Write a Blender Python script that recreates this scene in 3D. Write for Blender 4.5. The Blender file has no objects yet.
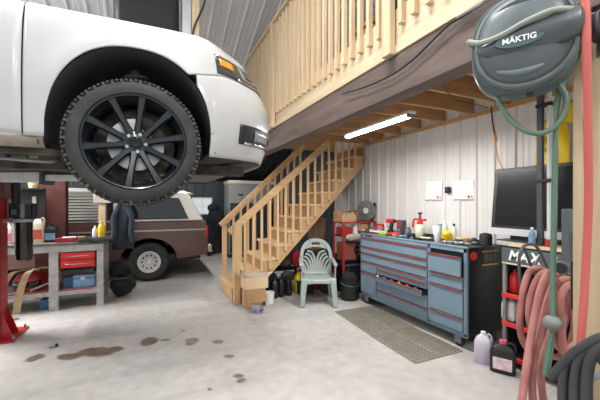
import bpy, bmesh, math, random
from math import sin, cos, pi, radians, tan
from mathutils import Vector, Matrix
random.seed(7)
SC = bpy.context.scene
COL = SC.collection
V = Vector

# ------------------------------------------------------------------ camera
F_PX, YAW, CAM_H, HOR = 330.0, radians(24.4), 1.5, 203.0
cam_d = bpy.data.cameras.new('camera')
cam = bpy.data.objects.new('camera', cam_d)
COL.objects.link(cam)
cam.location = (0, 0, CAM_H)
cam.rotation_euler = (pi/2, 0, -YAW)
cam_d.sensor_width = 36
cam_d.lens = F_PX/600*36
cam_d.shift_y = 3/600
cam_d.clip_start = .02
SC.camera = cam

def ray(px, py):
    u = (px-300)/F_PX
    return V((sin(YAW)+u*cos(YAW), cos(YAW)-u*sin(YAW), (HOR-py)/F_PX))
def at(px, py, x=None, y=None, z=None):
    """photo measurement -> point in the room on the plane x, y or z"""
    r = ray(px, py)
    t = x/r.x if x is not None else y/r.y if y is not None else (z-CAM_H)/r.z
    return V((r.x*t, r.y*t, CAM_H+r.z*t))

# ------------------------------------------------------------------ materials
def lin(h):
    h = h.lstrip('#')
    o = []
    for i in (0, 2, 4):
        c = int(h[i:i+2], 16)/255
        o.append(c/12.92 if c <= .04045 else ((c+.055)/1.055)**2.4)
    return (*o, 1)
MATS = {}
def M(name, col, rough=.5, metal=0., noise=None, bump=None, col2=None, coat=0., trans=0., stretch=None, emit=0.):
    if name in MATS: return MATS[name]
    m = bpy.data.materials.new(name); m.use_nodes = True
    nt = m.node_tree; b = nt.nodes['Principled BSDF']
    c1 = lin(col)
    b.inputs['Base Color'].default_value = c1
    b.inputs['Roughness'].default_value = rough
    b.inputs['Metallic'].default_value = metal
    b.inputs['Coat Weight'].default_value = coat
    b.inputs['Coat Roughness'].default_value = .08
    b.inputs['Transmission Weight'].default_value = trans
    if emit:
        b.inputs['Emission Color'].default_value = c1
        b.inputs['Emission Strength'].default_value = emit
    tc = nt.nodes.new('ShaderNodeTexCoord')
    src = tc.outputs['Object']
    if stretch:
        mp = nt.nodes.new('ShaderNodeMapping'); mp.inputs['Scale'].default_value = stretch
        nt.links.new(src, mp.inputs['Vector']); src = mp.outputs['Vector']
    if noise or col2:
        n = nt.nodes.new('ShaderNodeTexNoise')
        n.inputs['Scale'].default_value = (noise or (8, 0))[0]; n.inputs['Detail'].default_value = 6
        nt.links.new(src, n.inputs['Vector'])
        r = nt.nodes.new('ShaderNodeValToRGB')
        a = (noise or (8, .1))[1]
        r.color_ramp.elements[0].position = .3; r.color_ramp.elements[1].position = .7
        r.color_ramp.elements[0].color = lin(col2) if col2 else tuple(max(0, c*(1-a)) for c in c1[:3])+(1,)
        r.color_ramp.elements[1].color = c1 if col2 else tuple(min(1, c*(1+a)) for c in c1[:3])+(1,)
        nt.links.new(n.outputs['Fac'], r.inputs['Fac'])
        nt.links.new(r.outputs['Color'], b.inputs['Base Color'])
    if bump:
        n2 = nt.nodes.new('ShaderNodeTexNoise'); n2.inputs['Scale'].default_value = bump[0]; n2.inputs['Detail'].default_value = 5
        nt.links.new(src, n2.inputs['Vector'])
        bp = nt.nodes.new('ShaderNodeBump'); bp.inputs['Strength'].default_value = bump[1]; bp.inputs['Distance'].default_value = .01
        nt.links.new(n2.outputs['Fac'], bp.inputs['Height']); nt.links.new(bp.outputs['Normal'], b.inputs['Normal'])
    MATS[name] = m
    return m
def wood(name, col, dark, axis):
    """straight grain along axis 'x','y' or 'z'"""
    st = {'x': (1.2, 26, 26), 'y': (26, 1.2, 26), 'z': (26, 26, 1.2)}[axis]
    return M(name, col, .62, 0, (1.0, .1), (1.6, .12), col2=dark, stretch=st)

white_paint = M('white_car_paint', 'b8b9ba', .3, 0, coat=.6)
black_plastic = M('black_plastic', '1b1c1e', .45, bump=(60, .08))
black_gloss = M('gloss_black', '0c0d0f', .12, coat=.5)
black_rubber = M('black_rubber', '2a2b2c', .75, noise=(14, .25), bump=(40, .15))
tyre_dirty = M('dusty_tyre', '343636', .85, noise=(9, .3), bump=(50, .25))
tread_dirty = M('dusty_tread', '5d5a52', .92, col2='302f2d', noise=(10, .2), bump=(50, .3))
wheel_paint = M('black_wheel_paint', '20252a', .25, .3, coat=.5)
steel = M('bare_steel', 'a9abad', .35, .9, noise=(20, .15))
steel_dull = M('dull_grey_steel', '8b8d8e', .5, .5, noise=(12, .2), bump=(30, .1))
chrome = M('chrome', 'd8d9da', .15, 1.)
grime = M('grimy_underbody', '1b1816', .8, noise=(9, .5), bump=(18, .5), col2='554d47')
mud = M('dusty_rocker', 'a89d92', .9, noise=(7, .3), bump=(25, .3), col2='7d736a')
amber = M('amber_lens', 'd9861c', .25, coat=.3)
lens_dark = M('smoked_lens', '2a2f33', .1, coat=.6)
lens_clear = M('silver_reflector', '8d9295', .2, .5)
glass_dark = M('tinted_glass', '14181b', .06, coat=.5)
pine_x = wood('pine_along_x', 'dcbf98', 'c9a67b', 'x')
pine_y = wood('pine_along_y', 'dac7aa', 'c9b08d', 'y')
pine_z = wood('pine_upright', 'd8c3a4', 'c6ab86', 'z')
fir_x = wood('fir_along_x', 'b58d64', '9a744c', 'x')
stairpine = wood('stair_pine', 'cdab80', 'b89366', 'x')
stairpine_z = wood('stair_pine_upright', 'd9b88e', 'c8a274', 'z')
ply = M('plywood', 'c79d6b', .7, col2='b5854f', noise=(3, .2), stretch=(1, 6, 6))
post_wood = M('fir_post', 'cfbc9c', .7, col2='b8a07e', noise=(2.2, .2), stretch=(9, 9, .8), bump=(6, .1))
beam_wood = M('weathered_beam', '76665f', .75, col2='5a4c47', noise=(2.5, .2), stretch=(3, .6, 5), bump=(8, .1))
wall_metal = M('pale_grey_wall_steel', 'd3d2cf', .42, 0., noise=(1.2, .03))
roof_metal = M('galvanised_roof', 'ccd0d4', .4, .1, noise=(2, .06))
dark_metal = M('charcoal_wall_shaded_roof', '3a4245', .4, .3, noise=(2, .12))  # charcoal wall colour; on the far roof it stands in for shade
red_paint = M('red_lift_paint', 'a3161c', .38, noise=(5, .2), coat=.2)
rust_paint = M('rust_brown_paint', '5b2f29', .55, noise=(4, .25))
bench_grey = M('scuffed_grey_paint', 'a9a9a6', .6, noise=(14, .22), bump=(25, .1))
red_plastic = M('red_plastic', 'cf2a26', .38, noise=(6, .1))
red_dark = M('dull_red_plastic', 'a02a2b', .5, noise=(6, .15))
blue_plastic = M('blue_plastic', '4a86b4', .45)
yellow_plastic = M('yellow_plastic', 'e9c61c', .4, noise=(4, .06))
white_plastic = M('white_plastic', 'e4e3df', .45, noise=(6, .05))
cream_plastic = M('cream_plastic', 'd8cfb8', .5, noise=(6, .08))
denim = M('dark_denim', '2c343d', .9, noise=(9, .2), bump=(50, .3))
black_cloth = M('black_cloth', '1c1d20', .92, noise=(8, .3), bump=(40, .4))
cardboard = M('cardboard', 'b78f65', .85, noise=(4, .08))
chest_blue = M('slate_blue_enamel', '728896', .4, noise=(3, .04), coat=.15)
chest_black = M('black_enamel', '17191c', .3, coat=.3)
trim_red = M('red_trim', 'b3202c', .35)
chair_green = M('sage_plastic', '98a49f', .5, noise=(5, .06), bump=(60, .05))
teal_case = M('grey_teal_plastic', '445759', .42, noise=(4, .05))
grey_case = M('dark_grey_plastic', '535b5e', .38, noise=(4, .05))
badge_teal = M('badge_teal', '41605f', .4)
lettering = M('white_lettering', 'eef0ee', .5)
dark_letter = M('dark_lettering', '26282b', .5)
green_hose_m = M('green_hose_rubber', '54705f', .5, noise=(8, .1))
sage_hose = M('faded_green_hose', '8b9286', .55, noise=(8, .08))
pink_hose = M('dusty_red_hose', 'b67d76', .75, noise=(7, .18), col2='935d57', bump=(40, .1))
red_hose_m = M('bright_red_hose', 'b85a53', .5, noise=(5, .06))
grey_hose = M('black_hose_rubber', '37383b', .65, noise=(6, .2))
dark_steel = M('dark_grey_powdercoat', '43494d', .45, noise=(6, .1))
paper = M('paper', 'f1f0ec', .8)
screen_m = M('dark_screen', '1f2022', .22)
silver_plastic = M('silver_plastic', 'bdbdc2', .4, 0)
mat_metal = M('worn_grating', '8f887c', .6, .2, noise=(7, .15))
brown_paint = M('maroon_brown_paint', '543b35', .35, noise=(2, .08), coat=.3)
cream_paint = M('cream_white_paint', 'd3d1cb', .35, coat=.3)
tan_strap = M('tan_webbing', 'b49e7c', .9, noise=(9, .15), bump=(60, .3))
orange_m = M('orange_cord', 'dd8a26', .5)

# ------------------------------------------------------------------ mesh builder
ORI = {}
class MB:
    def __init__(s): s.v = []; s.f = []
    def add(s, vs, fs):
        n = len(s.v); s.v += [V(v) for v in vs]; s.f += [tuple(i+n for i in f) for f in fs]; return s
    def box(s, c, d, rz=0, rx=0, ry=0):
        m = Matrix.Rotation(rz, 3, 'Z') @ Matrix.Rotation(ry, 3, 'Y') @ Matrix.Rotation(rx, 3, 'X')
        h = V(d)/2; vs = []
        for z in (-1, 1):
            for x, y in ((-1, -1), (1, -1), (1, 1), (-1, 1)):
                vs.append(V(c)+m @ V((x*h.x, y*h.y, z*h.z)))
        return s.add(vs, [(3, 2, 1, 0), (4, 5, 6, 7), (0, 1, 5, 4), (1, 2, 6, 5), (2, 3, 7, 6), (3, 0, 4, 7)])
    def bb(s, a, b):
        a, b = V(a), V(b)
        return s.box((a+b)/2, [abs(q) for q in (b-a)])
    def bar(s, p, q, w, h, up=(0, 0, 1)):
        p, q = V(p), V(q); t = (q-p).normalized(); up = V(up)
        if abs(t.dot(up)) > .98: up = V((0, 1, 0))
        r = t.cross(up).normalized(); u = r.cross(t)
        vs = [e+r*a*w/2+u*b*h/2 for e in (p, q) for a, b in ((-1, -1), (1, -1), (1, 1), (-1, 1))]
        return s.add(vs, [(3, 2, 1, 0), (4, 5, 6, 7), (0, 1, 5, 4), (1, 2, 6, 5), (2, 3, 7, 6), (3, 0, 4, 7)])
    def cyl(s, p, q, r0, r1=None, n=20):
        p, q = V(p), V(q); r1 = r0 if r1 is None else r1
        t = (q-p).normalized(); a = t.orthogonal().normalized(); b = t.cross(a)
        vs = [e+(a*cos(2*pi*i/n)+b*sin(2*pi*i/n))*r for e, r in ((p, r0), (q, r1)) for i in range(n)]
        fs = [(i, (i+1) % n, n+(i+1) % n, n+i) for i in range(n)]
        return s.add(vs, fs+[tuple(range(n))[::-1], tuple(range(n, 2*n))])
    def lathe(s, prof, c, ax=(0, 0, 1), n=28):
        ax = V(ax).normalized(); a = ax.orthogonal().normalized(); b = ax.cross(a); c = V(c)
        vs = []; k = len(prof)
        for i in range(n):
            d = a*cos(2*pi*i/n)+b*sin(2*pi*i/n)
            vs += [c+d*r+ax*z for r, z in prof]
        fs = []
        for i in range(n):
            j = (i+1) % n
            for m in range(k-1): fs.append((i*k+m, j*k+m, j*k+m+1, i*k+m+1))
        if prof[0][0] > 1e-6: fs.append(tuple(i*k for i in range(n))[::-1]) if prof[0] != prof[-1] else None
        if prof[-1][0] > 1e-6 and prof[0] != prof[-1]: fs.append(tuple(i*k+k-1 for i in range(n)))
        return s.add(vs, fs)
    def tube(s, pts, r, n=10, closed=False, cap=True):
        pts = [V(p) for p in pts]; k = len(pts); vs = []; prev = None
        for i, p in enumerate(pts):
            a = pts[(i-1) % k] if (closed or i > 0) else p
            b = pts[(i+1) % k] if (closed or i < k-1) else p
            t = (b-a).normalized()
            if prev is None: u = t.orthogonal().normalized()
            else:
                u = prev-t*prev.dot(t); u = u.normalized() if u.length > 1e-6 else t.orthogonal().normalized()
            prev = u; w = t.cross(u)
            rr = r[i] if isinstance(r, (list, tuple)) else r
            vs += [p+(u*cos(2*pi*j/n)+w*sin(2*pi*j/n))*rr for j in range(n)]
        fs = []
        for i in range(k if closed else k-1):
            e = (i+1) % k
            for j in range(n): fs.append((i*n+j, i*n+(j+1) % n, e*n+(j+1) % n, e*n+j))
        if cap and not closed: fs += [tuple(range(n))[::-1], tuple(range((k-1)*n, k*n))]
        return s.add(vs, fs)
    def prism(s, poly, d):
        """3D polygon swept along the vector d"""
        p = [V(q) for q in poly]; n = len(p); d = V(d)
        return s.add(p+[q+d for q in p], [tuple(range(n))[::-1], tuple(range(n, 2*n))]+[(i, (i+1) % n, n+(i+1) % n, n+i) for i in range(n)])
    def ball(s, c, r, n=14, m=9):
        r = V(r) if hasattr(r, '__len__') else V((r, r, r)); c = V(c); vs = [c+V((0, 0, -r.z))]
        for i in range(1, m):
            a = -pi/2+pi*i/m
            vs += [c+V((r.x*cos(a)*cos(2*pi*j/n), r.y*cos(a)*sin(2*pi*j/n), r.z*sin(a))) for j in range(n)]
        vs.append(c+V((0, 0, r.z))); fs = [(0, 1+(j+1) % n, 1+j) for j in range(n)]
        for i in range(m-2):
            for j in range(n): fs.append((1+i*n+j, 1+i*n+(j+1) % n, 1+(i+1)*n+(j+1) % n, 1+(i+1)*n+j))
        e = 1+(m-2)*n; fs += [(e+j, e+(j+1) % n, len(vs)-1) for j in range(n)]
        return s.add(vs, fs)
    def grid(s, fn, nu, nv, close_u=False):
        vs = [fn(i/nu, j/nv) for i in range(nu+1) for j in range(nv+1)]
        return s.add(vs, [(i*(nv+1)+j, (i+1)*(nv+1)+j, (i+1)*(nv+1)+j+1, i*(nv+1)+j+1) for i in range(nu) for j in range(nv)])
    def blob(s, c, r, k, amp, n=18, m=12):
        """soft lump: a ball pushed in and out"""
        b = MB().ball((0, 0, 0), 1, n, m); r = V(r)
        ph = [random.uniform(0, 6) for _ in range(6)]
        vs = []
        for v in b.v:
            q = 1+amp*(sin(k*v.x*3+ph[0])*sin(k*v.y*3+ph[1])+.6*sin(k*v.z*4+ph[2])+.5*sin(k*(v.x+v.z)*6+ph[3]))
            vs.append(V(c)+V((v.x*r.x, v.y*r.y, v.z*r.z))*q)
        return s.add(vs, b.f)
    def build(s, name, mat, parent=None, bevel=0, smooth=True, thick=0, sub=0, angle=38, seg=2):
        o0 = ORI.get(parent, V((0, 0, 0)))
        me = bpy.data.meshes.new(name)
        me.from_pydata([v-o0 for v in s.v], [], s.f)
        bm = bmesh.new(); bm.from_mesh(me)
        bmesh.ops.remove_doubles(bm, verts=bm.verts, dist=1e-5)
        bmesh.ops.recalc_face_normals(bm, faces=bm.faces)
        bm.to_mesh(me); bm.free()
        me.materials.append(mat)
        if smooth:
            me.polygons.foreach_set('use_smooth', [True]*len(me.polygons))
            me.set_sharp_from_angle(angle=radians(angle))
        o = bpy.data.objects.new(name, me); COL.objects.link(o)
        if parent: o.parent = parent
        ORI[o] = o0
        if thick:
            k = o.modifiers.new('solid', 'SOLIDIFY'); k.thickness = thick; k.offset = 0
        if bevel:
            k = o.modifiers.new('bevel', 'BEVEL'); k.width = bevel; k.segments = seg; k.limit_method = 'ANGLE'; k.angle_limit = radians(40)
        if sub:
            k = o.modifiers.new('sub', 'SUBSURF'); k.levels = k.render_levels = sub
        return o
    def thing(s, name, mat, label, cat, group=None, **k):
        """a thing that is one mesh: origin at the middle of its base"""
        xs = [v.x for v in s.v]; ys = [v.y for v in s.v]; zs = [v.z for v in s.v]
        b = V(((min(xs)+max(xs))/2, (min(ys)+max(ys))/2, min(zs)))
        s.v = [v-b for v in s.v]
        o = s.build(name, mat, None, **k); o.location = b; ORI[o] = b
        return tag(o, label, cat, group)
def tag(o, label, cat, group=None, kind=None):
    o['label'] = label; o['category'] = cat
    if group: o['group'] = group
    if kind: o['kind'] = kind
    return o
def E(name, label, cat, loc, group=None, rz=0, local=False):
    o = bpy.data.objects.new(name, None); COL.objects.link(o)
    o.empty_display_size = .1; o.location = loc; o.rotation_euler = (0, 0, rz)
    ORI[o] = V((0, 0, 0)) if local else V(loc)
    return tag(o, label, cat, group)
def dup(root, loc, rz=None, label=None, group=None):
    r = root.copy(); COL.objects.link(r); r.location = loc
    if rz is not None: r.rotation_euler = (0, 0, rz)
    if label: r['label'] = label
    if group: r['group'] = group
    for ch in list(root.children):
        c = ch.copy(); COL.objects.link(c); c.parent = r
        for g in list(ch.children):
            d = g.copy(); COL.objects.link(d); d.parent = c
    return r
def struct(mb, name, mat, **k):
    o = mb.build(name, mat, None, **k); o['kind'] = 'structure'; return o
def plabel(o, l): o['label'] = l; return o
def cr(pts, k=8, closed=False):
    """smooth curve through points"""
    p = [V(q) for q in pts]; n = len(p); out = []
    for i in range(n if closed else n-1):
        g = (lambda j: p[j % n]) if closed else (lambda j: p[max(0, min(n-1, j))])
        a, b, c, d = g(i-1), g(i), g(i+1), g(i+2)
        for s in range(k):
            t = s/k
            out.append(.5*((2*b)+(c-a)*t+(2*a-5*b+4*c-d)*t*t+(3*b-a-3*c+d)*t**3))
    if not closed: out.append(p[-1])
    return out
def lerp_tab(tab, x):
    if x <= tab[0][0]: return tab[0][1]
    for (a, b), (c, d) in zip(tab, tab[1:]):
        if x <= c: return b+(d-b)*(x-a)/(c-a)
    return tab[-1][1]
def lettering_mesh(name, body, size, origin, right, up, mat, parent, depth=.002, shear=0., bold=0.):
    cu = bpy.data.curves.new(name, 'FONT'); cu.body = body; cu.size = size; cu.extrude = depth; cu.shear = shear
    cu.align_x = 'CENTER'; cu.align_y = 'CENTER'; cu.offset = bold
    t = bpy.data.objects.new(name, cu); COL.objects.link(t)
    dg = bpy.context.evaluated_depsgraph_get()
    me = bpy.data.meshes.new_from_object(t.evaluated_get(dg))
    bpy.data.objects.remove(t)
    R, U = V(right).normalized(), V(up).normalized(); N = R.cross(U)
    o0 = ORI.get(parent, V((0, 0, 0)))
    for v in me.vertices:
        c = v.co.copy(); v.co = V(origin)+R*c.x+U*c.y+N*c.z-o0
    me.materials.clear(); me.materials.append(mat)
    o = bpy.data.objects.new(name, me); COL.objects.link(o); o.parent = parent; ORI[o] = o0
    return o
# ================================================================== the setting
WX, FARY, EAVE, SLOPE, RIDGE = 3.51, 10.0, 2.15, .41, .8
LEFTX, NEARY = -6.5, -6.0
def roof_z(y): return EAVE+SLOPE*(FARY-y) if y >= RIDGE else EAVE+SLOPE*(FARY-RIDGE)-SLOPE*(RIDGE-y)

# concrete with its stains (each stain has a shape of its own on the slab)
def floor_material():
    m = bpy.data.materials.new('stained_concrete'); m.use_nodes = True
    nt = m.node_tree; N = nt.nodes; L = nt.links; b = N['Principled BSDF']
    tc = N.new('ShaderNodeTexCoord')
    def noise(sc, det=6, st=None):
        n = N.new('ShaderNodeTexNoise'); n.inputs['Scale'].default_value = sc; n.inputs['Detail'].default_value = det
        if st:
            mp = N.new('ShaderNodeMapping'); mp.inputs['Scale'].default_value = st
            L.new(tc.outputs['Object'], mp.inputs['Vector']); L.new(mp.outputs['Vector'], n.inputs['Vector'])
        else: L.new(tc.outputs['Object'], n.inputs['Vector'])
        return n
    def ramp(src, p0, c0, p1, c1):
        r = N.new('ShaderNodeValToRGB'); e = r.color_ramp.elements
        e[0].position, e[1].position = p0, p1; e[0].color, e[1].color = c0, c1
        L.new(src, r.inputs['Fac']); return r.outputs['Color']
    def mix(fac, a, bcol, mode='MIX'):
        x = N.new('ShaderNodeMix'); x.data_type = 'RGBA'; x.blend_type = mode
        for s_, v in ((x.inputs[0], fac), (x.inputs[6], a), (x.inputs[7], bcol)):
            if hasattr(v, 'links'): L.new(v, s_)
            else: s_.default_value = v
        return x.outputs[2]
    g = lambda a: (a, a, a, 1)
    base = ramp(noise(.55, 5).outputs['Fac'], .32, lin('a5a19c'), .68, lin('bdbab7'))
    fine = ramp(noise(9, 8).outputs['Fac'], .3, g(.86), .7, g(1.06))
    col = mix(1., base, fine, 'MULTIPLY')
    sweep = ramp(noise(1.3, 4, (.5, 2.2, 1)).outputs['Fac'], .5, g(1), .72, g(.82))
    col = mix(1., col, sweep, 'MULTIPLY')
    dist = noise(5, 6); dv = N.new('ShaderNodeVectorMath'); dv.operation = 'SUBTRACT'; dv.inputs[1].default_value = (.5, .5, .5)
    L.new(dist.outputs['Color'], dv.inputs[0])
    ds = N.new('ShaderNodeVectorMath'); ds.operation = 'SCALE'; ds.inputs['Scale'].default_value = .16; L.new(dv.outputs[0], ds.inputs[0])
    pos = N.new('ShaderNodeVectorMath'); pos.operation = 'ADD'; L.new(tc.outputs['Object'], pos.inputs[0]); L.new(ds.outputs[0], pos.inputs[1])
    stains = [(97, 352, 20, 5), (72, 356, 15, 3), (115, 349, 8, 3), (35, 358, 9, 3), (148, 341, 10, 5), (166, 340, 6, 1.6), (192, 341, 7, 4),
              (218, 341, 5, 2.2), (229, 357, 5, 2.4), (236, 376, 6, 2.6), (240, 381, 5, 2.6), (210, 389, 2, 1.4), (183, 331, 2.4, 1.2), (17, 319, 4, 1.2)]
    tot = None
    for px, py, rx, ry in stains:
        c = at(px, py, z=0); e1 = at(px+rx, py, z=0)-c; e2 = at(px, py+ry, z=0)-c
        mp = N.new('ShaderNodeMapping'); mp.vector_type = 'TEXTURE'
        mp.inputs['Location'].default_value = c; mp.inputs['Rotation'].default_value = (0, 0, math.atan2(e1.y, e1.x))
        mp.inputs['Scale'].default_value = (e1.length, e2.length, 1)
        L.new(pos.outputs[0], mp.inputs['Vector'])
        ln = N.new('ShaderNodeVectorMath'); ln.operation = 'LENGTH'; L.new(mp.outputs[0], ln.inputs[0])
        mr = N.new('ShaderNodeMapRange'); mr.inputs['From Min'].default_value = .8; mr.inputs['From Max'].default_value = 1.1
        mr.inputs['To Min'].default_value = 1; mr.inputs['To Max'].default_value = 0
        L.new(ln.outputs['Value'], mr.inputs['Value'])
        if tot is None: tot = mr.outputs[0]
        else:
            mx = N.new('ShaderNodeMath'); mx.operation = 'MAXIMUM'; L.new(tot, mx.inputs[0]); L.new(mr.outputs[0], mx.inputs[1]); tot = mx.outputs[0]
    sc = ramp(noise(7, 4).outputs['Fac'], .35, lin('5b4c40'), .65, lin('75665a'))
    col = mix(tot, col, sc)
    L.new(col, b.inputs['Base Color'])
    rr = N.new('ShaderNodeMapRange'); rr.inputs['To Min'].default_value = .62; rr.inputs['To Max'].default_value = .4
    L.new(tot, rr.inputs['Value']); L.new(rr.outputs[0], b.inputs['Roughness'])
    bp = N.new('ShaderNodeBump'); bp.inputs['Strength'].default_value = .08; bp.inputs['Distance'].default_value = .01
    L.new(noise(22, 8).outputs['Fac'], bp.inputs['Height']); L.new(bp.outputs['Normal'], b.inputs['Normal'])
    return m
struct(MB().bb((LEFTX-.2, NEARY-.2, -.2), (WX+.3, FARY+.2, 0)), 'floor', floor_material(), smooth=False)

def rib_profile(a0, a1, first, pitch=.2286):
    """ribbed sheet: (distance along, height of the rib)"""
    out = [(a0, 0)]; k = math.ceil((a0-first)/pitch)
    while first+k*pitch < a1-.03:
        c = first+k*pitch; k += 1
        if c-.03 < a0: continue
        out += [(c-.026, 0), (c-.012, .019), (c+.012, .019), (c+.026, 0)]
        for q in (.083, .146):
            if c+q+.012 < a1: out += [(c+q-.011, 0), (c+q, .004), (c+q+.011, 0)]
    out.append((a1, 0))
    return out
def sheet(prof, place, name, mat):
    """prof swept between the two ends that place() gives; thin sheet with thickness"""
    mb = MB(); n = len(prof)
    vs = []
    for a, h in prof: vs += list(place(a, h))
    mb.add(vs, [(2*i, 2*i+2, 2*i+3, 2*i+1) for i in range(n-1)])
    return struct(mb, name, mat, smooth=False, thick=.002)
# right wall: pale part up to y=6, dark part beyond
sheet(rib_profile(NEARY, 5.98, 2.239), lambda a, h: ((WX-h, a, 0), (WX-h, a, roof_z(a)-.01)), 'wall_right', wall_metal)
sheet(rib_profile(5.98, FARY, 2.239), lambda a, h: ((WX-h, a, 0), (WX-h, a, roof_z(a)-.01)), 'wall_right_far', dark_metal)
sheet(rib_profile(LEFTX, WX, 0.1), lambda a, h: ((a, NEARY+2+h, 4.2), (a, NEARY+2+h, roof_z(NEARY+2))), 'wall_front', wall_metal)
# far wall with the window
wl, wr_, wb, wt = at(193, 213, y=FARY).x, at(211, 213, y=FARY).x, 1.19, 1.63
for nm, a0, a1, z0, z1 in (('wall_back_left', LEFTX, wl, 0, EAVE+.02), ('wall_back_right', wr_, WX, 0, EAVE+.02), ('wall_back_below_window', wl, wr_, 0, wb), ('wall_back_above_window', wl, wr_, wt, EAVE+.02)):
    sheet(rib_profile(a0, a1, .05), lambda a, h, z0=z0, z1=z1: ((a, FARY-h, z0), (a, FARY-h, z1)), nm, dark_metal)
mb = MB()
for a, b in (((wl-.03, FARY-.03, wb-.03), (wr_+.03, FARY+.03, wb)), ((wl-.03, FARY-.03, wt), (wr_+.03, FARY+.03, wt+.03)), ((wl-.03, FARY-.03, wb), (wl, FARY+.03, wt)), ((wr_, FARY-.03, wb), (wr_+.03, FARY+.03, wt)), (((wl+wr_)/2-.008, FARY-.015, wb), ((wl+wr_)/2+.008, FARY+.015, wt)), ((wl, FARY-.015, (wb+wt)/2-.008), (wr_, FARY+.015, (wb+wt)/2+.008))):
    mb.bb(a, b)
wn = struct(mb, 'window_1', white_plastic, smooth=False)
gm = bpy.data.materials.new('window_glass'); gm.use_nodes = True
gm.node_tree.nodes['Principled BSDF'].inputs['Transmission Weight'].default_value = 1
gm.node_tree.nodes['Principled BSDF'].inputs['Roughness'].default_value = .02
gm.node_tree.nodes['Principled BSDF'].inputs['IOR'].default_value = 1.1
MB().bb((wl, FARY-.004, wb), (wr_, FARY+.002, wt)).build('pane', gm, wn)
# left wall: two open overhead doors, daylight comes in
sheet(rib_profile(NEARY+2, FARY, .05), lambda a, h: ((LEFTX+h, a, 3.4 if a < 7 else 0), (LEFTX+h, a, roof_z(a))), 'wall_left', wall_metal)
# roof sheets, ribs running down the slope
sheet(rib_profile(LEFTX, WX, .826), lambda a, h: ((a, RIDGE, roof_z(RIDGE)-h), (a, 6.6, roof_z(6.6)-h)), 'ceiling', roof_metal)
sheet(rib_profile(LEFTX, WX, .826), lambda a, h: ((a, 6.6, roof_z(6.6)-h), (a, FARY, EAVE-h)), 'ceiling_far_shaded', dark_metal)  # same roof carried on; the dark colour paints in its unlit far end
sheet(rib_profile(LEFTX, WX, .826), lambda a, h: ((a, RIDGE, roof_z(RIDGE)-h), (a, NEARY, roof_z(NEARY)-h)), 'ceiling_near', roof_metal)

# ================================================================== loft
LX = 1.57
loft = E('loft', 'wooden loft with slatted railing above the tool chest', 'loft', (2.5, 3, 2.54))
MB().bb((LX, .45, 2.545), (LX+.038, 6.0, 2.86)).build('rim_board', pine_y, loft, bevel=.003)
MB().bb((LX-.012, .45, 2.545), (LX-.001, 6.0, 2.60)).build('bottom_plate', pine_y, loft)
for i in range(11):
    y = .62+i*.42
    MB().bb((LX+.04, y-.019, 2.552), (WX-.022, y+.019, 2.785)).build('joist', fir_x, loft, bevel=.003)
MB().bb((LX+.04, 4.84, 2.552), (WX-.022, 4.88, 2.785)).build('joist', fir_x, loft, bevel=.003)
MB().bb((LX+.04, 5.9, 2.552), (WX-.022, 5.94, 2.785)).build('joist', fir_x, loft, bevel=.003)
MB().bb((LX+.04, .45, 2.787), (WX-.022, 4.88, 2.806)).build('deck', ply, loft)
MB().bb((WX-.06, .5, 2.515), (WX-.021, 4.9, 2.551)).build('ledger', wood('ledger_pine', 'c0924f', 'ab7d3f', 'y'), loft)
by = 1.506-.12*7
y = by
while y < 5.95:
    if abs(y-1.868) > .05 and abs(y-4.3) > .05 and abs(y-.66) > .05:
        MB().bb((LX-.04, y-.019, 2.715), (LX-.002, y+.019, 3.93)).build('baluster', pine_z, loft, bevel=.002)
    y += .1205
for y in (.66, 1.868, 4.3):
    MB().bb((LX-.062, y-.045, 2.535), (LX-.013, y+.045, 3.96)).build('railing_post', pine_z, loft, bevel=.003)
MB().bb((LX-.055, .45, 3.965), (LX+.06, 5.6, 4.003)).build('handrail', pine_y, loft, bevel=.004)
MB().bb((LX+.0, .45, 3.87), (LX+.036, 5.6, 3.962)).build('top_rail', pine_y, loft, bevel=.004)
bm_ = MB(); bm_.bb((LX, .45, 2.262), (LX+.045, 6.0, 2.54)); bm_.bb((LX+.048, .45, 2.262), (LX+.093, 6.0, 2.54)); bm_.bb((LX+.096, .45, 2.262), (LX+.14, 6.0, 2.54))
bm_.thing('timber_beam', beam_wood, 'long brownish grey timber beam carrying the loft railing side', 'beam', bevel=.004)
# cable that droops along the top of the beam
cpts = [at(px, py, x=LX-.03) for px, py in ((478, 7), (462, 17), (451, 23), (438, 35), (425, 48), (410, 62), (390, 76), (365, 87), (342, 94))]
MB().tube(cr(cpts, 5), .006, 8).thing('cable', black_plastic, 'black cable drooping along the top of the timber beam', 'cable')
MB().tube(cr([at(px, py, x=LX-.03) for px, py in ((498, -9), (478, 6), (457, 18))], 4), .012, 8).thing('conduit', steel_dull, 'grey conduit end running along the loft rim above the beam', 'pipe')
# storage up on the loft
for (x, y0, y1, z1, m, nm, lb, ct) in ((2.3, 2.0, 2.5, 3.45, black_plastic, 'storage_tote', 'black storage tote standing on the loft behind the railing post', 'tote'),
                           (2.2, 2.62, 3.0, 3.3, cardboard, 'cardboard_box', 'cardboard box on the loft behind the railing slats', 'box'),
                           (2.2, 1.35, 1.75, 3.2, denim, 'storage_tote', 'dark tote on the loft nearest the hose reel', 'tote')):
    t = E(nm, lb, ct, (x, (y0+y1)/2, 2.807))
    MB().bb((x-.25, y0, 2.807), (x+.25, y1, z1-.05)).build('body', m, t, bevel=.02)
    MB().bb((x-.27, y0-.015, z1-.05), (x+.27, y1+.015, z1)).build('lid', m, t, bevel=.01)
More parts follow.
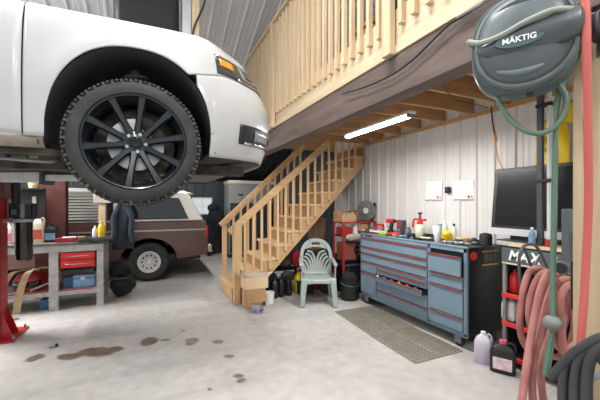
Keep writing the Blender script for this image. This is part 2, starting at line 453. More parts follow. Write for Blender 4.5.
# strip light under the joists
sl = E('strip_light', 'lit white tube light hanging under the loft joists', 'light', (2.26, 2.98, 2.3))
MB().bb((2.215, 2.40, 2.345), (2.305, 3.56, 2.375)).build('housing', white_plastic, sl, bevel=.006)
MB().cyl((2.24, 2.44, 2.332), (2.24, 3.52, 2.332), .014, n=12).build('tube', M('lit_tube', 'ffffff', .4, emit=14), sl)
MB().cyl((2.28, 2.44, 2.332), (2.28, 3.52, 2.332), .014, n=12).build('tube', MATS['lit_tube'], sl)
for y in (2.42, 3.54):
    MB().bb((2.215, y-.015, 2.312), (2.305, y+.015, 2.345)).build('end_cap', steel_dull, sl)
for y in (2.56, 3.4):
    MB().tube([(2.26, y, 2.375), (2.26, y, 2.56)], .003, 6).build('hanger', steel, sl)
def lamp(name, loc, rot, sx, sy, power, colr=(1, .985, .965)):
    d = bpy.data.lights.new(name, 'AREA'); d.shape = 'RECTANGLE'; d.size = sx; d.size_y = sy; d.energy = power; d.color = colr
    o = bpy.data.objects.new(name, d); COL.objects.link(o); o.location = loc; o.rotation_euler = rot
    return o
lamp('strip_light_lamp', (2.26, 2.98, 2.305), (0, 0, 0), .08, 1.1, 36)
# cords stapled under the joists and the pull cord
MB().tube(cr([at(px, py, z=2.545) for px, py in ((440, 78), (452, 98), (470, 103), (488, 108))], 5), .004, 6).thing('cord', black_plastic, 'thin dark cord stapled under the joists over the papers', 'cord')
pc = E('pull_cord', 'orange cord with black connector dangling in front of the metal wall', 'cord', at(496, 106, x=3.35))
MB().tube(cr([at(px, py, x=3.35) for px, py in ((491.5, 106), (492.5, 120), (495, 136))], 5), .007, 8).build('connector', black_plastic, pc)
MB().tube(cr([at(px, py, x=3.35) for px, py in ((495, 136), (496.5, 150), (499, 161), (504, 171))], 6), .006, 8).build('wire', orange_m, pc)
MB().cyl(at(495, 134, x=3.35), at(496, 141, x=3.35), .014, n=10).build('plug', orange_m, pc)

# ================================================================== stairs
SY, SF = 4.90, 5.84
st = E('staircase', 'open pine staircase with slatted railings climbing to the loft', 'staircase', (2.2, 5.35, 0))
run, rise = .208, .2117
def zn(x): return rise+rise/run*(x-1.19)        # line through the tread noses
NST = 12
for yy in (SY, SF):
    poly = [(1.30, yy, 0)]
    x = 1.197
    poly = [(1.345, yy, 0.0), (3.465, yy, zn(3.465)-.37), (3.465, yy, rise*12-.04)]
    for k in range(12, 0, -1):
        xk = 1.19+run*(k-1)
        if k < 12: poly.append((xk+run, yy, rise*k-.04))
        poly.append((min(xk, 3.46), yy, rise*k-.04))
    poly.append((1.19, yy, 0))
    MB().prism(poly, (0, .038 if yy == SY else -.038, 0)).build('stringer', stairpine, st, smooth=False)
MB().bb((3.44, SY+.04, 2.1), (3.48, SF-.04, 2.45)).build('top_riser', fir_x, st)
for k in range(1, NST+1):
    xk = 1.19+run*(k-1)
    if k == 1: continue
    MB().bb((xk-.03, SY-.02, rise*k-.038), (xk+.235 if k < 11 else 3.488, SF+.02, rise*k)).build('tread', pine_x, st, bevel=.004)
for k in range(2, NST+1):
    xk = 1.19+run*(k-1)
    MB().bb((xk+.004, SY+.039, rise*(k-1)), (xk+.022, SF-.039, rise*k-.039)).build('riser', fir_x, st)
# bottom platform that sticks out to the left
MB().bb((1.10, SY+.02, .173), (1.45, SF+.06, .2117)).build('tread', stairpine, st, bevel=.004)
mbp = MB()
for y in (SY+.1, SF-.02): mbp.bb((1.13, y-.02, .0), (1.195, y+.02, .172))
mbp.bb((1.13, SY+.12, .0), (1.15, SF-.04, .172)); mbp.build('platform_frame', stairpine, st)
def rail(yy, p0, p1, top):
    y0 = yy
    a = V((p0[0], yy, p0[1])); b = V((p1[0], yy, p1[1]))
    MB().bar(a, b, .038, .105).build('handrail', stairpine, st, bevel=.004)
    return lambda x: p0[1]+(p1[1]-p0[1])*(x-p0[0])/(p1[0]-p0[0])
def bot(x): return zn(x)-.37
YN = SY-.021
rl = rail(YN-.02, (1.06, 1.06), (2.74, 2.53), 0)
for xk in (1.165,):
    MB().bb((xk-.045, YN-.062, 0), (xk+.045, YN-.041+.04, 1.17)).build('newel', stairpine_z, st, bevel=.003)
k = 0
x = 1.30
while x < 3.3:
    zt = min(rl(x)+.03, 2.545)
    MB().bb((x-.019, YN-.06+.04, bot(x)+.12 if x > 1.5 else .215), (x+.019, YN, zt)).build('baluster', stairpine_z, st, bevel=.002)
    x += .1315
YF = SF+.04
rf = rail(YF, (1.13, 1.10), (2.75, 2.62), 0)
MB().bb((1.16, YF+.0, 0), (1.24, YF+.04, 1.2)).build('newel', stairpine_z, st, bevel=.003)
x = 1.36
while x < 2.75:
    MB().bb((x-.019, YF-.02, bot(x)+.12 if x > 1.5 else .21), (x+.019, YF+.018, rf(x)+.03)).build('baluster', stairpine_z, st, bevel=.002)
    x += .1315
# ================================================================== white SUV on the lift
CY, WXC, WZ = 3.335, -.085, 1.89       # car centre line, front hub
suv = E('suv', 'white SUV raised overhead on the vehicle lift with black wheels', 'car', (-1.6, CY, 1.487))
ctrl = [(-4.25, 2.40), (-3.9, 2.355), (-3.2, 2.34), (-2.2, 2.345), (-1.2, 2.345), (-.66, 2.342), (-.1, 2.333), (.2, 2.335), (.42, 2.352), (.62, 2.40), (.79, 2.50), (.90, 2.645), (.945, 2.80), (.975, 3.0), (.99, CY)]
PL = cr(ctrl, 24)
arc = [0]
for a, b in zip(PL, PL[1:]): arc.append(arc[-1]+(b-a).length)
def plan(s):
    import bisect
    i = min(max(bisect.bisect_right(arc, s)-1, 0), len(PL)-2)
    t = (s-arc[i])/(arc[i+1]-arc[i]); return PL[i].lerp(PL[i+1], max(0, min(1, t)))
def s_at(x):
    """arc length where the plan curve reaches x"""
    for i, p in enumerate(PL):
        if p.x >= x: return arc[max(i-1, 0)]+((x-PL[i-1].x)/(p.x-PL[i-1].x)*(arc[i]-arc[i-1]) if i else 0)
    return arc[-1]
SMAX = arc[-1]
ZT = [1.825, 1.90, 1.95, 2.02, 2.10, 2.18, 2.27, 2.34, 2.40, 2.48, 2.55, 2.61, 2.65, 2.69, 2.72, 2.745, 2.775]
OS = [.045, .022, .016, .010, .005, 0, 0, .003, .008, .018, .032, .05, .072, .11, .18, .30, .60]
OF = [.07, .04, .025, .01, 0, .004, .018, .045, .075, .115, .155, .19, .22, .265, .33, .43, .60]
NR = len(ZT)-1
inner = cr([(-4.1, 2.94), (-2, 2.94), (-.8, 2.94), (-.2, 2.92), (.05, 2.93), (.2, 2.98), (.3, 3.05), (.35, 3.15), (.38, CY)], 24)
iarc = [0]
for a, b in zip(inner, inner[1:]): iarc.append(iarc[-1]+(b-a).length)
def innerp(s):
    # same fraction along, matched by x on the side
    x = plan(s).x; p = plan(s)
    if x < .2: return V((x*.94-.09, 2.94))
    f = (s-s_at(.2))/(SMAX-s_at(.2))
    a = cr([(.098, 2.94), (.2, 2.97), (.29, 3.05), (.35, 3.18), (.38, CY)], 10)
    q = f*(len(a)-1); i = min(int(q), len(a)-2); return a[i].lerp(a[i+1], q-i).to_2d() if len(a[i]) == 3 else a[i].lerp(a[i+1], q-i)
def surf(s, t, push=0.):
    """t = row position 0..NR; returns a point of the outer skin"""
    t = max(0, min(NR, t)); i = min(int(t), NR-1); f = t-i
    z = ZT[i]+(ZT[i+1]-ZT[i])*f
    p = plan(s); w = max(0, min(1, (p.x-.30)/.5)); w = w*w*(3-2*w)
    o = (OS[i]+(OS[i+1]-OS[i])*f)*(1-w)+(OF[i]+(OF[i+1]-OF[i])*f)*w
    q = innerp(s); d = V((q.x-p.x, q.y-p.y)); L = d.length
    o *= min(1, L/.6) if o > .3 else 1
    d = d/L
    # flare round the front wheel arch
    dx, dz = p.x-(-.09), z-1.9
    rr = math.hypot(dx/.5, dz/.61)
    fl = .022*math.exp(-((rr-1.0)/.16)**2) if z < 2.62 else 0
    dx2 = p.x-(-3.2); rr2 = math.hypot(dx2/.5, dz/.61); fl += .018*math.exp(-((rr2-1.0)/.16)**2)
    o -= fl+push
    return V((p.x+d.x*o, p.y+d.y*o, z))
def t_of(z):
    for i in range(NR):
        if z <= ZT[i+1]: return i+max(0, (z-ZT[i])/(ZT[i+1]-ZT[i]))
    return NR
def arch(x, x0=-.088, hw=.472, h=.592):
    q = abs((x-x0)/hw)
    return 1.888+h*(1-q**2.25)**(1/2.25) if q < 1 else 0
def skin(name, mat, srange, tlo, thi, ns, nt, push=0, thick=.006, parent=suv, both=True, bend=None, label=None):
    objs = []
    for side in ((1, -1) if both else (1,)):
        def fn(u, v):
            s = srange(u) if callable(srange) else srange[0]+(srange[1]-srange[0])*u
            x = plan(s).x
            a = tlo(x, s) if callable(tlo) else tlo; b = thi(x, s) if callable(thi) else thi
            p = surf(s, a+(b-a)*v, push)
            return p if side == 1 else V((p.x, 2*CY-p.y, p.z))
        o = MB().grid(fn, ns, nt).build(name, mat, parent, thick=thick, angle=50)
        if label: plabel(o, label)
        objs.append(o)
    return objs
T0 = t_of(1.885)
def tl_f(x, s): return max(T0, t_of(arch(x))) if arch(x) else T0
# fender: door gap to the headlight; dense columns round the arch
xs = [-.655, -.64, -.62, -.60, -.585, -.572, -.5635]+[-.088-.472*cos(pi*i/56) for i in range(0, 57)]
xs = sorted(x for x in xs if x <= .236)
ss = [s_at(x) for x in xs]
def pick(arr):
    def g(u):
        q = u*(len(arr)-1); i = min(int(q), len(arr)-2); return arr[i]+(arr[i+1]-arr[i])*(q-i)
    return g
ss = ss+[ss[-1]+(SMAX-ss[-1])*i/44 for i in range(1, 45)]
skin('front_fender', white_paint, pick(ss), lambda x, s: tl_f(x, s) if x <= .2365 else t_of(2.36+min(.05, max(0, (x-.23)*.2))), 13, len(ss)-1, 26)
xb = sorted([x for x in xs if x > .2]+[-.088-.472*cos(pi*i/56) for i in range(44, 57)])
xb = [x for x in xb if x >= .237]
sb = [s_at(x) for x in xb]+[s_at(.384)+(SMAX-s_at(.384))*i/44 for i in range(1, 45)]
skin('front_bumper', white_paint, pick(sb), lambda x, s: (t_of(max(1.83, arch(x))) if arch(x) else T0*.0), lambda x, s: t_of(2.356+min(.05, max(0, (x-.23)*.2))), len(sb)-1, 22)
skin('hood', white_paint, (s_at(-.80), SMAX), 13.06, NR, 60, 8)
hb = MB()
hb.grid(lambda u, v: surf(s_at(-.80)+(SMAX-s_at(-.80))*u, NR).lerp(V((innerp(s_at(-.80)+(SMAX-s_at(-.80))*u).x-.05, CY, 2.80)), v), 50, 4)
hb.grid(lambda u, v: (lambda p: V((p.x, 2*CY-p.y, p.z)))(surf(s_at(-.80)+(SMAX-s_at(-.80))*u, NR).lerp(V((innerp(s_at(-.80)+(SMAX-s_at(-.80))*u).x-.05, CY, 2.80)), v)), 50, 4)
hb.build('hood_center', white_paint, suv, thick=.006)
skin('front_door', white_paint, (s_at(-1.72), s_at(-.664)), T0, NR-1, 24, 20)
skin('rear_door', white_paint, (s_at(-2.62), s_at(-1.728)), T0, NR-1, 20, 20)
xr = [-4.24+.02*i for i in range(0, 29)]+[-3.2-.472*cos(pi*i/40) for i in range(0, 41)]+[-2.70, -2.66, -2.628]
sr = [s_at(x) for x in sorted(xr)]
skin('rear_quarter', white_paint, pick(sr), lambda x, s: max(T0, t_of(arch(x, -3.2))) if arch(x, -3.2) else T0, NR-1, len(sr)-1, 20)
# dark joint behind the panel gaps
skin('door_seal', black_rubber, (s_at(-.70), s_at(-.62)), T0, 14, 3, 18, push=-.014, thick=.003)
skin('door_seal', black_rubber, (s_at(-1.76), s_at(-1.69)), T0, 14, 3, 18, push=-.014, thick=.003)
skin('bumper_seam', black_rubber, (s_at(.265), s_at(.47)), lambda x, s: t_of(2.342+min(.05, max(0, (x-.23)*.2))), lambda x, s: t_of(2.368+min(.05, max(0, (x-.23)*.2))), 10, 2, push=-.012, thick=.003)
# headlights
sh0, sh1 = s_at(.44), s_at(.94)
def hlo(x, s): u = (s-sh0)/(sh1-sh0); return t_of(2.425-.02*min(1, u*2)+.0*u)
def hhi(x, s): u = (s-sh0)/(sh1-sh0); return t_of(2.57+.02*u)
hl = skin('headlight', lens_dark, (sh0, sh1), hlo, hhi, 26, 8, push=.006, thick=.004)
for o, side in zip(hl, (1, -1)):
    def mk(name, mat, u0, u1, v0, v1, push, n=8):
        def fn(u, v):
            s = sh0+(sh1-sh0)*(u0+(u1-u0)*u); a, b = hlo(0, s), hhi(0, s); p = surf(s, a+(b-a)*(v0+(v1-v0)*v), push)
            return p if side == 1 else V((p.x, 2*CY-p.y, p.z))
        return MB().grid(fn, n, 5).build(name, mat, o, thick=.003)
    mk('amber_marker', amber, .05, .27, .40, .80, .011)
    mk('reflector', lens_clear, .40, .66, .18, .9, .011)
    mk('projector', lens_dark, .47, .60, .32, .75, .015)
    mk('trim_strip', chrome, .02, .98, .90, .99, .011, 20)
    mk('trim_strip', chrome, .30, .98, .02, .10, .011, 20)
    mk('running_light', lens_clear, .72, .95, .25, .45, .011)
# fog lamp pocket
sf0, sf1 = s_at(.60), s_at(.955)
def fz(u): return (1.985+.0*u, 2.135-.02*u)
fg = skin('fog_lamp_bezel', black_plastic, (sf0, sf1), lambda x, s: t_of(1.94), lambda x, s: t_of(2.082-.02*(s-sf0)/(sf1-sf0)), 20, 8, push=.008, thick=.006)
for o, side in zip(fg, (1, -1)):
    def mk2(name, mat, u0, u1, z0, z1, push):
        def fn(u, v):
            p = surf(sf0+(sf1-sf0)*(u0+(u1-u0)*u), t_of(z0+(z1-z0)*v), push); return p if side == 1 else V((p.x, 2*CY-p.y, p.z))
        return MB().grid(fn, 8, 4).build(name, mat, o, thick=.004)
    mk2('fog_lamp', lens_clear, .24, .60, 1.968, 2.05, .014)
    mk2('vent', black_gloss, .62, .95, 1.985, 2.035, .014)
    mk2('chrome_lip', chrome, .08, 1.0, 1.94, 1.952, .016)
# grille across the nose, mirrored
gr = MB()
for k in range(5): gr.grid(lambda u, v, k=k: (lambda p: p)(surf(s_at(.98)+(2*(SMAX-s_at(.98)))*u if u <= .5 else s_at(.98)+2*(SMAX-s_at(.98))*(1-u), t_of(2.14+.055*k+.03*v), .012) if u <= .5 else (lambda p: V((p.x, 2*CY-p.y, p.z)))(surf(s_at(.98)+2*(SMAX-s_at(.98))*(1-u), t_of(2.14+.055*k+.03*v), .012))), 30, 2)
gr.build('grille', chrome, suv, thick=.004)
# wheel wells, rocker, underbody
def liner(x0, y0, y1):
    mb = MB()
    mb.grid(lambda u, v: V((x0-.505*cos(pi*(u*1.04-.02)), y0+(y1-y0)*v, 1.885+.615*sin(pi*(u*1.04-.02)))), 32, 2)
    mb.grid(lambda u, v: V((x0-.505*cos(pi*(u*1.04-.02))*v, y1, 1.885+.615*sin(pi*(u*1.04-.02))*v+.0)), 32, 1)
    return mb
for x0 in (-.088, -3.2):
    liner(x0, 2.365, 2.98).build('wheel_well', M('liner_black', '35363a', .75, bump=(20, .3)), suv, thick=.006)
    liner(x0, 2*CY-2.365, 2*CY-2.98).build('wheel_well', MATS['liner_black'], suv, thick=.006)
for sg in (1, -1):
    f = lambda y: y if sg == 1 else 2*CY-y
    def rk(u, v):
        a = v*pi*.5
        return V((-2.70+2.13*u, f(2.362+.07*(1-cos(a))+.0), 1.895-.065*sin(a)))
    MB().grid(rk, 12, 6).build('rocker_panel', mud, suv, thick=.006)
    mb = MB(); mb.bb((-2.75, f(2.46), 1.79), (-.44, f(2.50), 1.83)); mb.bb((-3.6, f(2.60), 1.715 if sg == 1 else 1.76), (-.50, f(2.70), 1.80))
    mb.bb((-.50, f(2.66), 1.72), (.7, f(2.74), 1.80)); mb.build('frame_rail', grime, suv, bevel=.006)
ub = MB(); ub.bb((-4.1, 2.47, 1.80), (-.58, 2*CY-2.47, 1.83)); ub.bb((-.58, 2.95, 1.82), (.45, 2*CY-2.95, 1.85))
ub.build('floor_pan', grime, suv)
ub = MB()
for i in range(16):
    x = -1.75+.085*i+random.uniform(-.02, .02)
    MB().box((x, 2.52+random.uniform(-.03, .03), 1.78+random.uniform(-.02, .02)), (random.uniform(.03, .1), .05, random.uniform(.02, .05))).build('bracket', steel_dull if i % 3 == 1 else grime, suv, bevel=.004)
MB().tube(cr([(-3.5, 2.57, 1.775), (-1.9, 2.555, 1.77), (-1.1, 2.54, 1.785), (-.65, 2.56, 1.765), (-.5, 2.7, 1.78)], 8), .014, 8).build('fuel_line', steel_dull, suv)
MB().tube(cr([(-4, 3.5, 1.795), (-2, 3.5, 1.79), (-.8, 3.5, 1.795), (-.2, 3.5, 1.80)], 8), .03, 12).build('exhaust_pipe', grime, suv)
# splash shield under the nose
shd = MB()
for sg in (1, -1):
    f = lambda y: y if sg == 1 else 2*CY-y
    shd.add([(.36, f(2.40), 1.835), (.62, f(2.46), 1.845), (.80, f(2.62), 1.85), (.86, f(2.85), 1.85), (.88, CY, 1.85), (.30, CY, 1.79), (.30, f(2.7), 1.78)], [tuple(range(7))])
shd.build('splash_shield', black_plastic, suv, thick=.008)
MB().bb((-.0, 2.72, 1.735), (.62, 2*CY-2.72, 1.80)).build('subframe', M('grey_subframe', '6b6568', .7, .2, noise=(6, .2)), suv, bevel=.02)
# suspension seen above the tyre
MB().tube([(-.10+.075*cos(2*pi*6*i/120), 2.70+.075*sin(2*pi*6*i/120), 2.06+.36*i/120) for i in range(121)], .013, 8).build('coil_spring', M('dusty_spring', '6a655f', .7, noise=(9, .3)), suv)
MB().cyl((-.10, 2.70, 1.92), (-.10, 2.70, 2.46), .032).build('shock_absorber', MATS['dusty_spring'], suv)
MB().bar((-.11, 2.62, 1.80), (-.11, 3.05, 1.77), .12, .04).build('control_arm', grime, suv, bevel=.01)
MB().bar((.10, 2.62, 1.86), (.14, 3.1, 1.80), .03, .03).build('tie_rod', steel_dull, suv)
# wheels
def wheel(x, y, z, sg, full):
    """sg: +1 the outer face looks to -y"""
    ax = (0, sg, 0); A = lambda d: y+sg*d
    tp = [(.302, .018), (.312, .006), (.335, .004), (.362, .010), (.382, .026), (.396, .05), (.403, .085), (.404, .14), (.403, .20), (.394, .235), (.37, .262), (.33, .268), (.302, .25), (.302, .018)]
    w = MB().lathe(tp, (x, y, z), ax, 72).build('tyre', tyre_dirty, suv)
    tr = MB(); n = 92
    for k in range(n):
        a = 2*pi*k/n
        for j, d0 in enumerate((.042, .105, .17, .225)):
            a2 = a+(.5 if j % 2 else 0)*2*pi/n
            r = .398 if j in (0, 3) else .405
            c = V((x+r*cos(a2), A(d0), z+r*sin(a2)))
            tr.box(c, (.010, .036 if j in (1, 2) else .034, .017), ry=-a2)
        if k % 2 == 0:
            c = V((x+.386*cos(a), A(.028), z+.386*sin(a))); tr.box(c, (.018, .012, .015), ry=-a)
    tr.build('tread', tread_dirty, w, smooth=False)
    rim = MB().lathe([(.306, .012), (.300, .004), (.292, .006), (.286, .03), (.272, .05), (.262, .12), (.262, .24), (.27, .245), (.300, .25), (.306, .24), (.27, .20), (.27, .12), (.295, .03), (.306, .012)], (x, y, z), ax, 56).build('rim', wheel_paint, suv)
    sp = MB()
    for c0 in (100, 28, -44, -116, 172):
        for da in (-17.5, 17.5):
            a = radians(c0+da)
            d = V((cos(a), 0, sin(a))); n_ = V((-sin(a), 0, cos(a))); o = V((x, y, z)); Yv = V((0, sg, 0))
            st_ = [(.05, .026, .055, .05), (.12, .021, .042, .05), (.20, .022, .03, .05), (.275, .030, .016, .06), (.292, .034, .014, .06)]
            vs = []
            for r, wd, dep, th in st_:
                vs += [o+d*r-n_*wd*.6+Yv*dep, o+d*r+n_*wd*.6+Yv*dep, o+d*r+n_*wd+Yv*(dep+.018), o+d*r+n_*wd*.8+Yv*(dep+th), o+d*r-n_*wd*.8+Yv*(dep+th), o+d*r-n_*wd+Yv*(dep+.018)]
            fs = [tuple(range(6))[::-1], tuple(range(24, 30))]
            for q in range(4):
                for e in range(6): fs.append((q*6+e, q*6+(e+1) % 6, q*6+6+(e+1) % 6, q*6+6+e))
            sp.add(vs, fs)
    sp.build('spokes', wheel_paint, rim, angle=30)
    MB().lathe([(.0, .046), (.034, .046), (.04, .052), (.075, .056), (.085, .075), (.08, .11), (0, .11)], (x, y, z), ax, 32).build('hub', wheel_paint, rim)
    MB().lathe([(.0, .036), (.027, .037), (.031, .046), (0, .05)], (x, y, z), ax, 24).build('centre_cap', black_gloss, rim)
    for k in range(5):
        a = radians(100+36+72*k)
        MB().cyl((x+.058*cos(a), A(.042), z+.058*sin(a)), (x+.058*cos(a), A(.08), z+.058*sin(a)), .0115, n=6).build('lug_nut', steel, rim)
    MB().lathe([(.09, .125), (.172, .125), (.172, .155), (.09, .155), (.09, .125)], (x, y, z), ax, 40).build('brake_disc', steel, suv)
    cal = MB(); 
    for k in range(5):
        a = radians(20+13*k); cal.box((x+.15*cos(a), A(.14), z+.15*sin(a)), (.075, .08, .045), ry=-a)
    cal.build('brake_caliper', grime, suv, bevel=.006)
    MB().cyl((x, A(.11), z), (x, A(.36), z), .07).build('axle', grime, suv)
    MB().lathe([(.09, .17), (.24, .17), (.24, .18), (.09, .18), (.09, .17)], (x, y, z), ax, 32).build('dust_shield', grime, suv)
for x in (WXC, -3.2):
    wheel(x, 2.335, WZ, 1, True); wheel(x, 2*CY-2.335, WZ, -1, False)
# cabin above the belt line (out of the frame but part of the car)
for nm, mt, zb, zt_, sl_, y0 in (('greenhouse_glass', glass_dark, 2.75, 3.22, .06, 2.48),):
    lo = [(-4.12, 2.46), (-1.0, 2.46), (-.85, 2.9), (-.82, CY), (-.85, 2*CY-2.9), (-1.0, 2*CY-2.46), (-4.12, 2*CY-2.46)]
    hi = [(-4.0, 2.62), (-1.75, 2.62), (-1.6, 2.95), (-1.56, CY), (-1.6, 2*CY-2.95), (-1.75, 2*CY-2.62), (-4.0, 2*CY-2.62)]
    MB().add([(x, y, 2.74) for x, y in lo]+[(x, y, 3.22) for x, y in hi], [tuple(range(7))[::-1], tuple(range(7, 14))]+[(i, (i+1) % 7, 7+(i+1) % 7, 7+i) for i in range(7)]).build(nm, mt, suv)
    MB().add([(x, y, 3.215) for x, y in hi]+[(x*.985-.03, CY+(y-CY)*.92, 3.27) for x, y in hi], [tuple(range(7))[::-1], tuple(range(7, 14))]+[(i, (i+1) % 7, 7+(i+1) % 7, 7+i) for i in range(7)]).build('roof', white_paint, suv, bevel=.02)
    for (a, b) in (((-1.0, 2.455, 2.74), (-1.76, 2.615, 3.22)), ((-1.75, 2.452, 2.74), (-1.95, 2.612, 3.22)), ((-2.65, 2.452, 2.74), (-2.65, 2.612, 3.22)), ((-3.6, 2.452, 2.74), (-3.5, 2.612, 3.22)), ((-4.1, 2.455, 2.74), (-3.99, 2.615, 3.22))):
        for sg in (1, -1):
            f = lambda p: V(p) if sg == 1 else V((p[0], 2*CY-p[1], p[2]))
            MB().bar(f(a), f(b), .07, .03, up=(0, 1, 0)).build('pillar', white_paint, suv, bevel=.008)
MB().add([(-4.25, 2.40, 1.9), (-4.25, 2*CY-2.40, 1.9), (-4.2, 2*CY-2.44, 2.76), (-4.2, 2.44, 2.76)], [(0, 1, 2, 3)]).build('tailgate', white_paint, suv, thick=.02)

# ================================================================== lift
lift = E('vehicle_lift', 'red two post lift column at the left edge with grey arm under the SUV', 'vehicle lift', (-1.5, 4.72, 0))
lc = MB()
for a, b in (((-1.72, 4.60, .02), (-1.495, 4.64, 3.9)), ((-1.72, 4.64, .02), (-1.68, 4.86, 3.9)), ((-1.535, 4.64, .02), (-1.495, 4.86, 3.9))): lc.bb(a, b)
lc.build('column', red_paint, lift, bevel=.008)
MB().bb((-1.76, 4.50, 0), (-1.33, 4.98, .02)).build('base_plate', red_paint, lift, bevel=.004)
g_ = MB()
for y in (4.64, 4.82): MB().prism([(-1.495, y, .02), (-1.39, y, .02), (-1.495, y, .34)], (0, .012, 0)).build('gusset', red_paint, lift)

for y in (4.56, 4.92): MB().cyl((-1.355, y, .02), (-1.355, y, .06), .014, n=6).build('anchor_bolt', steel_dull, lift)
MB().bb((-1.495, 4.62, 1.55), (-1.455, 4.86, 1.80)).build('carriage', rust_paint, lift, bevel=.006)
a0, a1, a2 = V((-1.52, 4.50, 1.76)), at(47, 177.7, y=3.50), at(78, 178, y=3.27)
am = at(-3, 177, y=3.90)
MB().bar(a0, am, .09, .09).build('arm_base', rust_paint, lift, bevel=.004)
a0 = am
arm = MB().bar(a0, a1, .09, .088).build('arm', M('pale_arm_paint', 'c9c9c7', .5, noise=(12, .12)), lift, bevel=.006)
MB().bar(a1-(a2-a1).normalized()*.4, a2+(a2-a1)*.3, .05, .052).build('arm_extension', MATS['pale_arm_paint'], lift, bevel=.004)
MB().bar(a1-(a1-a0).normalized()*.012, a1+(a1-a0).normalized()*.012, .12, .125).build('arm_stop', dark_steel, lift, bevel=.003)
tip = a2+(a2-a1)*.2
MB().cyl((tip.x, tip.y, tip.z+.03), (tip.x, tip.y, 1.80), .04).build('lift_pad', black_rubber, lift)
# a second arm running under the sill
# rusty brown steel column behind the workbench
rc = MB(); xq = -1.45
rc.bb((xq-.2, 6.42, 0), (xq+.2, 6.45, roof_z(6.5)-.03)); rc.bb((xq-.2, 6.63, 0), (xq+.2, 6.66, roof_z(6.7)-.03)); rc.bb((xq-.012, 6.45, 0), (xq+.012, 6.63, roof_z(6.65)-.03))
rc.thing('steel_column', rust_paint, 'rust brown steel column rising behind the workbench', 'column', bevel=.003)

# hanging heater and board seen above the fender
ht = E('unit_heater', 'black heater hanging from the roof behind the white SUV', 'heater', (-.03, 4.05, 3.5))
MB().bb((-.36, 3.95, 3.3), (.30, 4.4, 4.2)).build('casing', black_plastic, ht, bevel=.08, seg=4)
MB().bb((-.30, 3.935, 3.40), (.24, 3.951, 4.12)).build('front_grille', black_cloth, ht, bevel=.01)
for x in (-.25, .2): MB().cyl((x, 4.2, 4.19), (x, 4.2, roof_z(4.2)), .008, n=8).build('hanger_rod', steel_dull, ht)
MB().bb((.33, 3.98, 3.0), (.43, 4.06, roof_z(4.06)-.02)).thing('steel_post', steel_dull, 'grey steel post beside the black heater above the fender', 'post', bevel=.004)
MB().bb((.44, 3.98, 3.0), (.52, 4.03, roof_z(4.05)-.02)).thing('wooden_board', post_wood, 'upright tan board beside the grey steel post above the fender', 'board', bevel=.003)
MB().tube(cr([at(px, py, y=3.9) for px, py in ((207, -16), (204.5, 2), (200, 14), (194, 28), (190, 50))], 6), .012, 8).thing('hose', black_rubber, 'black hose hanging beside the upright tan board above the hood', 'hose')

# ================================================================== brown SUV behind
BY, BW = 6.9, 1.95
br = E('old_suv', 'brown and white old SUV parked behind the workbench', 'car', (-1.4, BY+BW/2, 0))
BX0, BX1 = -3.72, 1.05
def ext(poly, y0, y1): return MB().prism([(x, y0, z) for x, z in poly], (0, y1-y0, 0))
def barch(xc, r=.50, n=14): return [(xc+r*cos(a), .40+r*.86*sin(a)) for a in [pi*i/n for i in range(n+1)]]
xw = -.02; xf = -2.72
prof = [(1.05, .46), (1.07, .62), (1.055, .98), (1.03, 1.13), (-2.0, 1.14), (-3.55, 1.10), (-3.72, 1.02), (-3.74, .5), (xf-.5, .46)]+barch(xf)[::-1][0:]+[(xw-.5, .44)]+barch(xw)[::-1]
seen = []
for p in prof:
    if not seen or (abs(p[0]-seen[-1][0])+abs(p[1]-seen[-1][1])) > 1e-4: seen.append(p)
ext(seen, BY, BY+BW).build('body', brown_paint, br, bevel=.02)
ext([(1.0, 1.14), (.72, 1.66), (.62, 1.72), (-1.55, 1.74), (-2.05, 1.14)], BY+.05, BY+BW-.05).build('cab', cream_paint, br, bevel=.03)
ext([(.82, 1.68), (.6, 1.745), (-1.5, 1.77), (-1.65, 1.70)], BY+.09, BY+BW-.09).build('roof', cream_paint, br, bevel=.02)
for x0, x1, x2, x3 in ((.66, .50, -.50, -.50),):
    w_ = ext([(.68, 1.20), (.50, 1.58), (-.50, 1.60), (-.50, 1.20)], BY+.035, BY+.048); o = w_.build('side_window', glass_dark, br, bevel=.003)
    ext([(.70, 1.185), (.51, 1.60), (-.52, 1.62), (-.52, 1.185)], BY+.041, BY+.0495).build('window_seal', black_rubber, br)
    ext([(.68, 1.20), (.50, 1.58), (-.50, 1.60), (-.50, 1.20)], BY+BW-.048, BY+BW-.035).build('side_window', glass_dark, br)
ext([(-.62, 1.18), (-.62, 1.62), (-1.45, 1.64), (-1.78, 1.18)], BY+.035, BY+.048).build('door_window', glass_dark, br)
sh = MB()
for k in range(9): sh.box((-1.10, BY+.022, 1.22+.052*k), (.60, .008, .042), rx=-.4)
sh.bb((-1.43, BY+.012, 1.18), (-1.39, BY+.034, 1.69)); sh.bb((-.82, BY+.012, 1.18), (-.78, BY+.034, 1.69)); sh.bb((-1.43, BY+.012, 1.66), (-.78, BY+.034, 1.70))
plabel(sh.build('window_louver', M('dull_louver', '9d9d95', .6), br, smooth=False), 'pale slatted window louver')
MB().bb((-3.6, BY-.012, .955), (1.03, BY+.002, .985)).build('moulding', steel, br, bevel=.003)
MB().bb((1.02, BY-.006, .80), (1.075, BY+.16, 1.03)).build('tail_light', M('tail_red', 'b3141b', .2, coat=.4), br, bevel=.01)
MB().bb((1.02, BY+BW-.16, .80), (1.075, BY+BW+.006, 1.03)).build('tail_light', MATS['tail_red'], br, bevel=.01)
MB().bb((1.06, BY-.01, .50), (1.16, BY+BW+.01, .66)).build('rear_bumper', chrome, br, bevel=.02)
MB().bb((-3.86, BY-.01, .46), (-3.74, BY+BW+.01, .62)).build('front_bumper', chrome, br, bevel=.02)
MB().bb((-3.5, BY+.2, .36), (.95, BY+BW-.2, .47)).build('chassis', grime, br)
